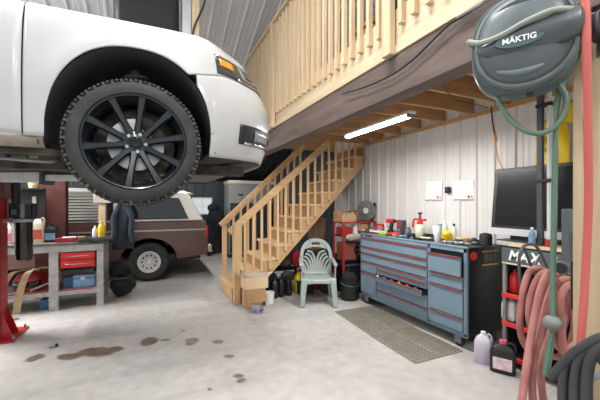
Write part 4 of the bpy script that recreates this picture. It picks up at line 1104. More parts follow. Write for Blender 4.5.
# more clutter along the back of the chest top
more = [(367, .12, .05, .09, .05, dark_steel, 'dark socket case at the left end of the tool chest'), (386, .40, .08, .10, .14, white_plastic, 'white carton standing behind the red clamp'), (397, .24, .07, .10, .06, red_dark, 'dull red case between the drill and the tall charger'),
        (408, .30, .06, .07, .12, steel_dull, 'grey metal canister right of the tall charger'), (414, .36, .06, .06, .09, M('aqua_plastic', '9fc3c4', .4), 'pale aqua jar left of the sprayer'), (430, .34, .07, .10, .06, black_plastic, 'black tool case between sprayer and tumbler'),
        (434, .22, .05, .12, .04, dark_steel, 'dark file block behind the white tumbler'), (441, .22, .05, .10, .03, red_dark, 'dull red tool right behind the white tumbler'), (459, .22, .06, .09, .05, dark_steel, 'dark gauge in front of the wide tan roll'), (482, .40, .08, .10, .05, black_plastic, 'black case at the right rear of the tool chest')]
for px, dx, sx, sy, sz, m, lb in more:
    q = top(px, dx); t = E('tool_case' if 'case' in lb else 'carton' if 'carton' in lb else 'jar' if 'jar' in lb else 'canister' if 'canister' in lb else 'hand_tool', lb, 'case' if 'case' in lb else 'carton' if 'carton' in lb else 'jar' if 'jar' in lb else 'canister' if 'canister' in lb else 'tool', q)
    MB().box((q.x, q.y, q.z+sz*.4), (sx, sy, sz*.8), rz=random.uniform(-.3, .3)).build('body', m, t, bevel=.006)
    MB().box((q.x, q.y, q.z+sz*.9), (sx*.8, sy*.8, sz*.2), rz=random.uniform(-.3, .3)).build('lid', m, t, bevel=.003)

# papers and switch on the wall
for (x0, y0, x1, y1), lb, rx in (((425, 182, 442, 200), 'paper sheet with one red dot pinned to the metal wall, left of the switch', 1), ((453, 181, 474, 199.5), 'paper sheet with curled corner and red dot pinned right of the switch', 2)):
    a, b = at(x0, y0, x=WX-.022), at(x1, y1, x=WX-.022)
    t = E('paper_sheet', lb, 'paper', (WX-.021, (a.y+b.y)/2, b.z))
    def pf(u, v, a=a, b=b, rx=rx): return V((WX-.0215-.02*(max(0, u-.75)*4*max(0, v-.6)*2.5)*(rx == 2), a.y+(b.y-a.y)*u, b.z+(a.z-b.z)*v))
    MB().grid(pf, 10, 10).build('sheet', paper, t, thick=.001)
    mb = MB()
    for k in range(6): mb.bb((WX-.0235, b.y+(a.y-b.y)*.25, b.z+(a.z-b.z)*(.42+.08*k)), (WX-.0222, b.y+(a.y-b.y)*.85, b.z+(a.z-b.z)*(.425+.08*k)))
    mb.build('printed_lines', M('grey_ink', 'c9c9c9', .8), t, smooth=False)
    q = b+(a-b)*.15
    MB().cyl((WX-.0222, b.y+(a.y-b.y)*.24, q.z), (WX-.0238, b.y+(a.y-b.y)*.24, q.z), .018, n=18).build('dot', red_plastic, t)
    MB().cyl((WX-.0222, b.y+(a.y-b.y)*.10, q.z), (WX-.0238, b.y+(a.y-b.y)*.10, q.z), .013, n=18).build('dot', amber, t)
q = at(448.5, 190, x=WX-.02)
t = E('switch', 'black switch box on the wall between the two paper sheets', 'switch', q)
MB().bb((WX-.05, q.y-.035, q.z-.04), (WX-.02, q.y+.035, q.z+.04)).build('box', black_plastic, t, bevel=.005)
MB().bb((WX-.056, q.y-.012, q.z-.02), (WX-.049, q.y+.012, q.z+.02)).build('rocker', dark_steel, t, bevel=.002)

# ------------------------------------------------ metal floor mats
def grating(y0, y1, x0, x1, lb, skew):
    t = E('floor_grating', lb, 'floor mat', ((x0+x1)/2, (y0+y1)/2, 0), 'metal floor gratings')
    fr = MB()
    P = lambda u, v: V((x0+(x1-x0)*u+skew*(v), y0+(y1-y0)*v, .006))
    for a, b in ((P(0, 0), P(1, 0)), (P(1, 0), P(1, 1)), (P(1, 1), P(0, 1)), (P(0, 1), P(0, 0)), (P(.5, 0), P(.5, 1))): fr.bar(a, b, .012, .011)
    fr.build('rim', mat_metal, t)
    mb = MB(); n = 22; W, H = x1-x0, y1-y0; pit = .05
    k = -int(H/pit)-1
    while k*pit < W:
        c0 = k*pit
        for sg in (1, -1):
            # line x = c0 + (y) clipped to the rectangle
            s0, s1 = max(0, -c0), min(H, W-c0)
            if s1-s0 > .01:
                xa, xb = c0+s0, c0+s1
                if sg == -1: xa, xb = W-xa, W-xb
                mb.bar(P(xa/W, s0/H), P(xb/W, s1/H), .007, .008)
        k += 1
    mb.build('lattice', mat_metal, t, smooth=False)
grating(2.36, 3.05, 2.25, 2.87, 'metal grating on the floor in front of the chest, nearer one', .01)
grating(3.07, 3.93, 2.27, 2.90, 'metal grating on the floor in front of the chest, one nearer the chair', .05)

# ================================================================== plastic chair
ch = E('plastic_chair', 'pale sage green plastic armchair in front of the stairs', 'chair', (2.30, 4.43, 0), rz=radians(-23), local=True)
ch.scale = (1, 1, 1)
# local frame: faces -y
MB().grid(lambda u, v: V(((-.235+.47*u)*(1-.12*v), -.25+.46*v, .405-.03*sin(pi*u)*.6-.02*v+(.012 if v < .06 else 0)-.03*(v < .02))), 14, 14).build('seat', chair_green, ch, thick=.008)
def apron(u, v):
    a = -.245+.49*u; return V((a, -.252-.004*v, .40-(.06+.05*abs(2*u-1)**3)*v))
MB().grid(apron, 16, 3).build('front_apron', chair_green, ch, thick=.008)
def bk(a, h): return V((a, .215+.17*(h/.52)+.0-.35*a*a, .39+h))     # back surface
rim_pts = [(-.225, .0), (-.245, .12), (-.258, .25), (-.245, .36), (-.20, .45), (-.115, .515), (0, .535), (.115, .515), (.20, .45), (.245, .36), (.258, .25), (.245, .12), (.225, .0)]
rp = cr([V((a, h, 0)) for a, h in rim_pts], 5)
strip([bk(p.x*.94, p.y*.975) for p in rp], (0, .25, 0), .02, .01)
vs = MB()
n = len(rp)
vs.grid(lambda u, v: (lambda p: bk(p.x*(1-.20*v), p.y*(1-.12*v)+.0))(rp[min(n-1, int(round(u*(n-1))))]), n-1, 3)
vs.build('back_frame', chair_green, ch, thick=.014)
# top panel with the grip slot: two horns around the slot
tp_ = MB()
def tpf(u, v):
    a = -.17+.34*u; top_h = .505-.9*a*a; low = .40-1.2*a*a
    return bk(a, low+(top_h-low)*v)
for u0, u1, v0, v1 in ((0, 1, 0, .35), (0, .30, .33, .72), (.70, 1, .33, .72), (0, 1, .70, 1)):
    tp_.grid(lambda u, v, u0=u0, u1=u1, v0=v0, v1=v1: tpf(u0+(u1-u0)*u, v0+(v1-v0)*v), 12, 4)
tp_.build('top_panel', chair_green, ch, thick=.010)
for i in range(5):
    for sg in (1, -1):
        a0_ = sg*(.018+.036*i)
        hb_ = .30-.053*i
        pts = [(a0_, .0), (a0_, hb_*.45), (a0_+sg*.01, hb_*.8), (a0_+sg*.05, hb_*.8+.075), (a0_+sg*(.13-.012*i), hb_*.8+.10)]
        c3 = cr([bk(max(-.235, min(.235, a)), h) for a, h in pts], 5)
        mb = MB(); vv = []
        for j, p in enumerate(c3):
            tg = (c3[min(j+1, len(c3)-1)]-c3[max(j-1, 0)]).normalized(); w_ = tg.cross(V((0, 1, 0))).normalized()*.0178
            vv += [p-w_, p+w_]
        mb.add(vv, [(2*j, 2*j+1, 2*j+3, 2*j+2) for j in range(len(c3)-1)]).build('slat', chair_green, ch, thick=.008)
MB().grid(lambda u, v: bk(-.21+.42*u, -.02+.05*v), 10, 2).build('back_rail', chair_green, ch, thick=.010)
for sg in (1, -1):
    f = lambda x, y, z: V((sg*x, y, z))
    ap = cr([f(.238, .30, .63), f(.248, .15, .622), f(.25, 0, .615), f(.248, -.15, .61), f(.246, -.23, .595)], 5)
    strip(ap, (1, 0, 0), .055, .014).build('armrest', chair_green, ch, bevel=.004)
    MB().grid(lambda u, v: f(.248-.012*v+(.0), -.235+.06*u+.012*v*(1-u), .61-.22*v), 3, 10).build('arm_support', chair_green, ch, thick=.014)
    # front leg: flared L section
    def leg(x0, y0, z0, x1, y1, w0, w1, dy):
        mb = MB()
        mb.grid(lambda u, v: f(x0+(x1-x0)*v-(w0+(w1-w0)*v)*(1-u), y0+(y1-y0)*v, z0*(1-v)), 4, 12)
        mb.grid(lambda u, v: f(x0+(x1-x0)*v, y0+(y1-y0)*v+dy*(w0+(w1-w0)*v)*u, z0*(1-v)), 4, 12)
        return mb
    leg(.245, -.25, .42, .262, -.275, .085, .055, 1).build('leg', chair_green, ch, thick=.011)
    leg(.225, .24, .45, .255, .32, .07, .045, -1).build('leg', chair_green, ch, thick=.011)
    MB().grid(lambda u, v: f(.242, -.24+.48*u, .41-.05*v), 8, 2).build('side_apron', chair_green, ch, thick=.008)

# ================================================================== under the stairs and along the wall
q = at(250, 302, y=4.72)
t = E('cardboard_box', 'open cardboard box at the foot of the stairs with printed band', 'box', (1.38, 4.70, 0))
x0, x1, y0, y1, h = 1.23, 1.52, 4.56, 4.78, .27
mb = MB(); mb.bb((x0, y0, 0), (x1, y0+.006, h)); mb.bb((x0, y1-.006, 0), (x1, y1, h)); mb.bb((x0, y0, 0), (x0+.006, y1, h)); mb.bb((x1-.006, y0, 0), (x1, y1, h)); mb.bb((x0, y0, 0), (x1, y1, .006))
mb.build('walls', cardboard, t, smooth=False)
MB().bb((x0+.10, y0-.002, .02), (x1-.004, y0, .075)).build('printed_band', dark_letter, t)
t = E('carton', 'paler carton with folded flaps sitting on the open cardboard box', 'box', (1.40, 4.67, h))
x0, x1, y0, y1 = 1.20, 1.56, 4.56, 4.79
MB().bb((x0+.02, y0, h+.001), (x1, y1, h+.165)).build('body', M('pale_cardboard', 'd3b993', .85, noise=(5, .06)), t)
MB().add([(x0+.02, y0, h+.165), (x1, y0, h+.165), (x1+.02, y0+.12, h+.22), (x0, y0+.12, h+.23)], [(0, 1, 2, 3)]).build('flap', M('grey_cardboard', 'b5a592', .85), t, thick=.004)
MB().add([(x0+.02, y1, h+.165), (x0+.02, y0, h+.165), (x0-.1, y0+.02, h+.27), (x0-.1, y1-.02, h+.28)], [(0, 1, 2, 3)]).build('flap', MATS['grey_cardboard'], t, thick=.004)
q = at(269, 303, z=0)
t = E('bucket', 'small white bucket on the floor beside the cardboard box', 'bucket', q, local=True)
MB().lathe([(.0, .004), (.062, .004), (.078, .165), (.083, .165), (.083, .15), (.080, .15), (.066, 0), (0, 0)], (0, 0, 0), n=28).build('pail', white_plastic, t)
MB().tube([(.083*cos(a), .02-.09*sin(a)*.6, .155-.06*sin(a)) for a in [pi*i/12 for i in range(13)]], .003, 6).build('bail', steel, t)
q = at(257, 312, z=0)
t = E('paint_can', 'small paint can with blue and purple label on the concrete', 'can', q, local=True)
MB().lathe([(0, 0), (.083, 0), (.085, .004), (.085, .11), (.08, .118), (.074, .112), (0, .112)], (0, 0, 0), n=30).build('can', steel, t)
MB().lathe([(.0855, .02), (.0862, .02), (.0862, .06), (.0855, .06)], (0, 0, 0), n=30).build('label', M('blue_purple_label', '34408a', .5, col2='b9a3c8', noise=(16, .3)), t)
q = at(266, 288, y=4.78)
ribb = [V((q.x-.02, 4.80, .22)), V((q.x, 4.78, .34)), V((q.x+.03, 4.77, .42)), V((q.x+.08, 4.78, .44))]
strip(cr(ribb, 6), (.9, .3, 0), .05, .02).thing('rag', white_plastic, 'white rag hanging over the stair stringer above the white bucket', 'rag')
# row of black bottles
for i, (px, lb) in enumerate(((274, 'black jug on the floor right of the white bucket'), (280.5, 'black jug, middle of the three behind the chair left arm'), (288, 'black jug right end of the three, beside the yellow jug'))):
    q = at(px, 290, y=4.95)
    jug('oil_jug', lb, 'jug', V((q.x, 4.95+.02*i, 0)), .10, .16, .31, black_plastic, black_gloss, rz=.2*i, group='black jugs under the stairs')
q = at(299.5, 290, y=5.0)
jug('oil_jug', 'yellow jug on the floor left of the green chair', 'jug', V((q.x, 5.05, 0)), .14, .16, .33, yellow_plastic, yellow_plastic)
for i, (px, y, lb) in enumerate(((302, 5.40, 'red fuel can behind the green chair, left one'), (315, 5.36, 'red fuel can behind the green chair, right one'))):
    q = at(px, 280, y=y)
    jug('fuel_can', lb, 'fuel can', V((q.x, y, 0)), .25, .2, .34, M('fuel_red', '8c2228', .45, noise=(6, .12)), yellow_plastic, rz=.15*i)
for px, py, y, r, m, lb in ((297, 259, 5.35, (.10, .09, .10), blue_plastic, 'blue cloth ball on the pile under the stairs'), (297, 268, 5.25, (.13, .1, .13), M('crimson_cloth', 'a5222f', .85), 'crimson cloth on the pile behind the chair'),
                      (280, 272, 5.4, (.22, .15, .12), M('brown_sack', '4a3d35', .9, noise=(6, .3)), 'brown sack on the pile under the stair stringer'), (306, 268, 5.6, (.17, .14, .14), black_cloth, 'black sack on the pile behind the chair back')):
    q = at(px, py, y=y); b_ = MB().blob((q.x, y, q.z), r, 1.1, .12)
    if q.z < .62: lo_ = min(v.z for v in b_.v); b_.v = [v+V((0, 0, .371-lo_)) for v in b_.v]
    b_.thing('sack' if 'sack' in lb else 'cloth', m, lb, 'sack' if 'sack' in lb else 'cloth')
# low shelf that carries the pile
t = E('low_shelf', 'low dark shelf under the stairs carrying sacks', 'shelf', (2.0, 5.5, 0))
MB().bb((1.6, 5.24, .345), (2.32, 5.76, .37)).build('board', black_plastic, t)
for x in (1.63, 2.29):
    for y in (5.25, 5.73): MB().bb((x-.02, y-.02, 0), (x+.02, y+.02, .345)).build('leg', black_plastic, t)
# brown wooden crate behind the chair
# more of the heap below the stairs
def old_tyre(x, y, z, lb):
    t = E('tyre', lb, 'tyre', (x, y, z), 'tyres under the stairs', local=True)
    MB().lathe([(.19, .02), (.20, .0), (.28, .0), (.305, .03), (.31, .09), (.305, .15), (.28, .18), (.20, .18), (.19, .16), (.24, .09), (.19, .02)], (0, 0, 0), n=40).build('casing', black_rubber, t)
old_tyre(3.10, 5.30, 0, 'black tyre on the floor under the stairs, bottom of the stack'); old_tyre(3.11, 5.31, .181, 'black tyre, middle of the stack under the stairs'); old_tyre(3.09, 5.29, .362, 'black tyre on top of the stack under the stairs')
for (px, y, w_, d_, h_, m, nm, lb, ct) in ((304, 4.98, .26, .2, .22, black_plastic, 'crate', 'black crate on the floor behind the left legs of the green chair', 'crate'), (328, 4.88, .22, .2, .30, M('dark_brown_box', '4d372a', .8), 'carton', 'dark brown carton on the floor behind the right legs of the green chair', 'box'),
                                           (318, 5.12, .26, .16, .40, M('oxblood_case', '6a1f25', .5), 'tool_case', 'dark red case standing behind the green chair seat', 'case')):
    q = at(px, 290, y=y); t = E(nm, lb, ct, (q.x, y, 0))
    MB().bb((q.x-w_/2, y-d_/2, 0), (q.x+w_/2, y+d_/2, h_-.03)).build('body', m, t, bevel=.008)
    MB().bb((q.x-w_/2-.008, y-d_/2-.008, h_-.03), (q.x+w_/2+.008, y+d_/2+.008, h_)).build('lid', m, t, bevel=.006)
for px, py, y, r, m, lb in ((271, 283, 5.13, (.16, .10, .17), black_cloth, 'black bag slumped under the lowest stair treads'), (288, 276, 5.12, (.14, .08, .08), M('olive_cloth', '3c3a30', .9, noise=(6, .3)), 'olive cloth on the black jugs under the stairs')):
    q = at(px, py, y=y); b_ = MB().blob((q.x, y, q.z), r, 1.2, .12)
    if 'slumped' in lb: lo_ = min(v.z for v in b_.v); b_.v = [v-V((0, 0, lo_)) for v in b_.v]
    b_.thing('cloth_bundle', m, lb, 'bag' if 'bag' in lb else 'cloth')
q = at(327, 234, y=5.25)
t = E('wooden_cabinet', 'brown wooden cabinet standing behind the green chair', 'cabinet', (q.x+.04, 5.65, 0))
MB().bb((q.x-.10, 5.62, 0), (q.x+.18, 5.84, 1.17)).build('body', wood('old_brown', 'a08262', '7d6045', 'z'), t, bevel=.006)
MB().bb((q.x-.11, 5.61, 1.17), (q.x+.19, 5.85, 1.2)).build('top', MATS['old_brown'], t)
MB().bb((q.x-.08, 5.606, .06), (q.x+.16, 5.619, .62)).build('door', wood('old_brown_door', '5f4332', '4c3527', 'z'), t, bevel=.004)
# red rack with things left of the chest
q0, q1 = at(337, 228, y=4.75), at(357, 228, y=4.75)
rk = E('rack', 'red framed rack loaded with boxes left of the tool chest', 'rack', ((q0.x+q1.x)/2, 4.75, 0))
rx0, rx1 = q0.x, WX-.06
for x in (rx0, rx1):
    for y in (4.55, 4.85): MB().bb((x-.015, y-.015, 0), (x+.015, y+.015, 1.20)).build('post', red_dark, rk)
for z in (.55, .95, 1.17): MB().bb((rx0, 4.55, z), (rx1, 4.85, z+.02)).build('shelf', black_plastic if z < 1.1 else red_dark, rk)
def crate(x, y, z, w, d, h, m, nm, lb, ct='box', rz=0):
    t = E(nm, lb, ct, (x, y, z), rz=rz, local=True)
    MB().bb((-w/2, -d/2, 0), (w/2, d/2, h)).build('body', m, t, bevel=.004)
    MB().bb((-w/2+.0, -d*.06, h), (w/2, d*.06, h+.002)).build('tape', tan_strap if m is cardboard else dark_steel, t)
    return t
t = E('cardboard_box', 'open topped cardboard box with white packets on top of the red rack', 'box', (rx0+.12, 4.68, 1.191))
mb = MB(); x0, x1, y0, y1, z0, z1 = rx0-.03, rx0+.26, 4.56, 4.82, 1.191, 1.36
mb.bb((x0, y0, z0), (x1, y0+.005, z1-.05)); mb.bb((x0, y1-.005, z0), (x1, y1, z1)); mb.bb((x0, y0, z0), (x0+.005, y1, z1)); mb.bb((x1-.005, y0, z0), (x1, y1, z1)); mb.bb((x0, y0, z0), (x1, y1, z0+.005))
mb.build('walls', cardboard, t, smooth=False)
MB().add([(x0, y0, z1), (x1, y0, z1), (x1+.02, y0-.08, z1+.03), (x0-.04, y0-.08, z1+.02)], [(0, 1, 2, 3)]).build('flap', cardboard, t, thick=.004)
for k in range(3): MB().bb((x0+.03+.08*k, y0+.02, z0+.006), (x0+.095+.08*k, y0+.06, z0+.15)).thing('packet', white_plastic, ['white packet in the rack box, left', 'white packet in the rack box, middle', 'white packet in the rack box, right'][k], 'packet', 'white packets in the rack box')
q = at(355, 225, y=4.62)
t = E('saw_blade', 'large grey disc leaning on the wall on top of the red rack', 'disc', (rx1-.12, 4.70, 1.191))
MB().cyl((rx1-.10, 4.66, 1.37), (rx1-.07, 4.67, 1.375), .17, n=40).build('disc', steel_dull, t)
MB().cyl((rx1-.112, 4.655, 1.37), (rx1-.06, 4.675, 1.375), .05, n=24).build('hub', white_plastic, t)
MB().bar((rx1-.02, 4.62, 1.20), (rx1-.02, 4.52, 1.50), .01, .05).thing('triangle_ruler', black_plastic, 'black bar leaning against the wall right of the grey disc', 'bar')
crate(rx0+.11, 4.70, .971, .20, .2, .13, red_dark, 'tool_box', 'red box on the middle rack shelf', 'box')
MB().cyl((rx0+.30, 4.66, .971), (rx0+.30, 4.66, 1.13), .05, n=18).thing('can', white_plastic, 'white can on the middle rack shelf beside the red box', 'can', bevel=.004)
crate(rx0+.14, 4.68, .571, .24, .22, .28, M('reddish_brown_box', '8a4b38', .8, noise=(4, .1)), 'cardboard_box', 'reddish brown box on the low rack shelf')
t = E('crate', 'black crate on the floor under the red rack', 'crate', (rx0+.30, 4.72, 0))
MB().bb((rx0+.06, 4.59, 0), (rx0+.54, 4.84, .46)).build('body', black_plastic, t, bevel=.01)
MB().bb((rx0+.05, 4.58, .46), (rx0+.55, 4.85, .50)).build('lid', dark_steel, t, bevel=.006)
t = E('fan', 'small black fan face on the rack beside the tool chest', 'fan', (rx0+.33, 4.56, .571), local=True)
MB().lathe([(.10, -.03), (.115, -.03), (.115, .03), (.10, .03), (.10, -.03)], (0, 0, .16), (0, 1, 0), 28).build('housing', black_plastic, t)
for k in range(5):
    a = 2*pi*k/5; MB().bar((0, 0, .16), (.095*cos(a), 0, .16+.095*sin(a)), .04, .006, up=(0, 1, .5)).build('blade', black_gloss, t)
MB().cyl((0, -.035, .16), (0, .02, .16), .03, n=16).build('hub', steel_dull, t)
MB().bb((-.07, -.05, 0), (.07, .05, .05)).build('stand', black_plastic, t)
cq = E('cushion', 'pale folded pad hanging on the rack left of the tool chest', 'pad', (rx0+.16, 4.50, .88))
MB().blob((rx0+.17, 4.49, .95), (.16, .04, .06), .8, .08).build('pad', M('dull_pad', 'a8a294', .9), cq)
q = at(349.5, 300, z=0)
t = E('bucket', 'black ribbed bucket on the floor left of the tool chest', 'bucket', (2.83, 4.37, 0), local=True)
MB().lathe([(.0, .01), (.125, .01), (.13, 0), (.135, .02), (.143, .10), (.15, .105), (.15, .12), (.146, .13), (.152, .27), (.165, .275), (.165, .295), (.155, .295), (.145, .03), (0, .03)], (0, 0, 0), n=32).build('pail', black_plastic, t)
MB().tube([(.166*cos(a), -.166*sin(a)*.9, .28-.05*sin(a)) for a in [pi*i/14 for i in range(15)]], .004, 6).build('bail', steel_dull, t)
t = E('vacuum_head', 'black motor head with pale clips standing in the ribbed bucket', 'vacuum', (2.83, 4.37, .032), local=True)
MB().lathe([(.12, 0), (.12, .30), (.10, .36), (.06, .39), (0, .39)], (0, 0, 0), n=28).build('dome', black_cloth, t)
MB().tube(cr([(-.06, 0, .37), (0, 0, .44), (.06, 0, .37)], 5), .012, 8).build('handle', black_plastic, t)

# ================================================================== monitor, cart and things by the post
def q3(px, py, x): return at(px, py, x=x)
tv = E('monitor', 'black flat screen with silver lower edge standing above the cart', 'monitor', (3.27, 2.05, 1.13))
bl, br_ = V((3.20, at(490.5, 236, x=3.20).y, 1.19)), V((3.20, 1.46, 1.19))
ul, ur = V((3.27, at(497, 171, x=3.27).y, 1.85)), V((3.27, 1.46, 1.85))
ul.y = bl.y; 
def scr(u, v, push): 
    a = bl.lerp(br_, u); b = ul.lerp(ur, u); p = a.lerp(b, v); return p+V((-push, 0, push*.1))
mb = MB(); P8 = [scr(u, v, p) for p in (-.05, 0) for u, v in ((0, 0), (1, 0), (1, 1), (0, 1))]
mb.add(P8, [(3, 2, 1, 0), (4, 5, 6, 7), (0, 1, 5, 4), (1, 2, 6, 5), (2, 3, 7, 6), (3, 0, 4, 7)]).build('casing', black_plastic, tv, bevel=.005)
mb = MB(); mb.add([scr(u, v, .0015) for u, v in ((.045, .13), (.955, .13), (.955, .955), (.045, .955))], [(0, 1, 2, 3)]).build('screen', screen_m, tv)
mb = MB(); mb.add([scr(u, v, p) for p in (.0, .006) for u, v in ((0, -.01), (1, -.01), (1, .09), (0, .09))], [(3, 2, 1, 0), (4, 5, 6, 7), (0, 1, 5, 4), (1, 2, 6, 5), (2, 3, 7, 6), (3, 0, 4, 7)]).build('lower_bezel', silver_plastic, tv, bevel=.002)
MB().bb((3.22, 1.85, 1.128), (3.27, 2.10, 1.20)).build('neck', black_plastic, tv)
MB().bb((3.16, 1.75, 1.128), (3.36, 2.2, 1.14)).build('foot', black_plastic, tv, bevel=.004)
# cart
KX, KB, KY0, KY1 = 3.0, 3.46, 1.38, 2.03
kt = E('machine_cart', 'black shop cart with red shelf edges and white MAX lettering', 'cart', (3.2, 1.7, 0))
for x in (KX, KB-.03):
    for y in (KY0, KY1-.03): MB().bb((x, y, .05), (x+.03, y+.03, 1.09)).build('upright', (steel_dull if y > 1.6 else dark_steel) if x == KX else black_plastic, kt, bevel=.003)
MB().bb((KX-.01, KY0, 1.09), (KB, KY1, 1.105)).build('top_board', black_plastic, kt)
MB().bb((KX-.02, KY0+.02, 1.106), (KX+.30, KY1-.06, 1.127)).build('wooden_board', pine_y, kt, bevel=.003)
hd = MB().bb((KX-.012, KY0, .955), (KX+.02, KY1, 1.088)).build('header_panel', grey_case, kt, bevel=.004)
lettering_mesh('lettering', 'MAX', .125, (KX-.013, at(524, 252, x=KX).y-.0, 1.02), (0, -1, 0), (0, 0, 1), lettering, hd, .001, .25, .004)
lettering_mesh('lettering', 'LL', .105, (KX-.013, at(560, 256, x=KX).y, 1.02), (0, -1, 0), (0, 0, 1), lettering, hd, .001, .25, .003)
MB().bb((KX-.008, KY0, .94), (KX+.02, KY1, .955)).build('header_edge', cream_plastic, kt)
for z in (.665, .40, .10):
    s_ = MB().bb((KX+.01, KY0, z-.02), (KB, KY1, z)).build('shelf', black_plastic, kt)
    MB().bb((KX-.012, KY0, z-.035), (KX+.012, KY1, z+.005)).build('shelf_edge', red_plastic, s_, bevel=.003)
MB().bb((KB-.01, KY0, .1), (KB, KY1, 1.09)).build('back_panel', black_plastic, kt)
MB().bb((KX+.03, KY1-.008, .1), (KB, KY1-.002, 1.09)).build('side_panel', black_plastic, kt)
for y in (KY0+.06, KY1-.06):
    for x in (KX+.06, KB-.06): MB().lathe([(0, -.015), (.025, -.015), (.025, .015), (0, .015)], (x, y, .0255), (0, 1, 0), 16).build('caster_wheel', black_rubber, kt)
# bottles on the cart shelves
q = at(516, 275, x=KX+.12); jug('oil_jug', 'red orange bottle on the upper cart shelf left of the coiled hose', 'bottle', V((KX+.10, q.y, .666)), .07, .085, .20, red_plastic, red_plastic, rz=-pi/2, handle=False)
q = at(524, 275, x=KX+.2); jug('oil_jug', 'black bottle on the upper cart shelf behind the red orange bottle', 'bottle', V((KX+.22, q.y-.05, .666)), .08, .08, .18, black_plastic, black_gloss, rz=-pi/2)
q = at(510, 312, x=KX+.10); jug('oil_jug', 'white container on the lower cart shelf behind the coiled hose', 'container', V((KX+.1, q.y, .401)), .12, .10, .21, white_plastic, white_plastic, rz=-pi/2, handle=False)
jug('oil_jug', 'dark green container on the lower cart shelf right of the white one', 'container', V((KX+.1, 1.72, .401)), .10, .09, .17, badge_teal, black_plastic, rz=-pi/2, handle=False)
bottle('bottle', 'blue and white bottle on the cart board in front of the monitor', 'bottle', V((KX+.05, at(532, 228, x=KX+.05).y, 1.128)), .026, .16, lab_blue, white_plastic)
# tall dark pole, white pipe with red sleeve
pq = at(540.5, 200, x=KX+.10); 
tp2 = E('pole', 'tall dark grey square pole rising from the cart to the joists', 'pole', (KX+.10, pq.y, 1.128))
MB().bb((KX+.08, pq.y-.022, 1.128), (KX+.12, pq.y+.022, 2.54)).build('tube', dark_steel, tp2, bevel=.004)
for py in (106, 181):
    z = at(541, py, x=KX+.1).z
    MB().bb((KX+.075, pq.y-.10, z-.016), (KX+.125, pq.y+.03, z+.016)).build('clamp', black_plastic, tp2, bevel=.004)
q = at(549.5, 200, x=KX+.10)
wp = E('pipe', 'white vertical pipe with red lower sleeve beside the dark pole', 'pipe', (KX+.10, q.y, 1.128))
MB().cyl((KX+.10, q.y, 1.128), (KX+.10, q.y, 2.54), .018).build('tube', M('pipe_white', 'c9cac8', .5), wp)
MB().cyl((KX+.10, q.y, .96), (KX+.10, q.y, 1.19), .034).build('sleeve', red_dark, wp, bevel=.004)
wp.location.z = .96; 
for c in wp.children: c.data.transform(Matrix.Translation((0, 0, 1.128-.96)))
# dark grey unit on the back of the post
gx = 1.70
gu = E('swivel_unit', 'dark grey post mounted unit with round motor beside the wooden post', 'machine', (1.68, .93, 1.1))
c0, c1 = at(568, 210, y=.92), at(568, 275, y=.92)
MB().bb((c0.x-.018, .90, 1.21), (c0.x+.02, .94, at(568, 209, y=.92).z)).build('tube', grey_case, gu, bevel=.003)
zc = at(560, 268, y=.92).z
MB().cyl((c0.x-.06, .92, zc), (c0.x+.05, .92, zc), .033, n=24).build('motor', grey_case, gu, bevel=.006)
MB().cyl((c0.x-.066, .92, zc), (c0.x-.058, .92, zc), .024, n=20).build('end_cap', black_plastic, gu)
MB().bb((c0.x-.02, .80, 1.30), (c0.x+.03, .905, 1.36)).build('bracket', dark_steel, gu)
# yellow jacket on the wall
q = at(559, 140, x=WX-.08)
yj = E('rain_jacket', 'bright yellow rain jacket hanging on the metal wall behind the green hose', 'jacket', (WX-.08, q.y, 1.75))
ya, yb = at(547, 150, x=WX-.08).y, at(573, 150, x=WX-.08).y
zt_, zb_ = at(560, 118, x=WX-.08).z, at(560, 172, x=WX-.08).z
def yf(u, v):
    a = 2*pi*u; w_ = lerp_tab([(0, .05), (.12, .10), (.35, .135), (1, .145)], v); yc = (ya+yb)/2+.06
    return V((WX-.08+.05*sin(a)+.012*sin(4*a+5*v), yc+w_*cos(a)+.012*sin(5*a), zt_+(zb_-zt_)*v))
MB().grid(yf, 32, 14).build('body', yellow_plastic, yj, thick=.004)
MB().tube(cr([(WX-.12, ya-.02, zt_-.10), (WX-.14, ya+.02, zt_-.17), (WX-.13, ya-.03, zt_-.28)], 5), .045, 12).build('sleeve', yellow_plastic, yj)
hy = at(566, 120, x=WX-.08)
MB().tube(cr([(WX-.08, hy.y, zt_-.05), (WX-.07, hy.y-.02, zt_+.08), (WX-.05, hy.y-.02, at(566, 104, x=WX-.05).z)], 5), [.05, .05, .048, .045, .042, .04, .036, .032, .03, .026, .02], 12).build('hood', yellow_plastic, yj)
MB().tube([(WX-.05, hy.y-.02, at(566, 106, x=WX-.05).z), (WX-.02, hy.y-.02, at(566, 100, x=WX-.05).z)], .006, 6).build('hook', steel_dull, yj)
# wooden post
MB().bb((1.60, .62, 0), (1.752, .782, 2.26)).thing('wooden_post', post_wood, 'thick wooden post at the right edge carrying the beam', 'post', bevel=.004)
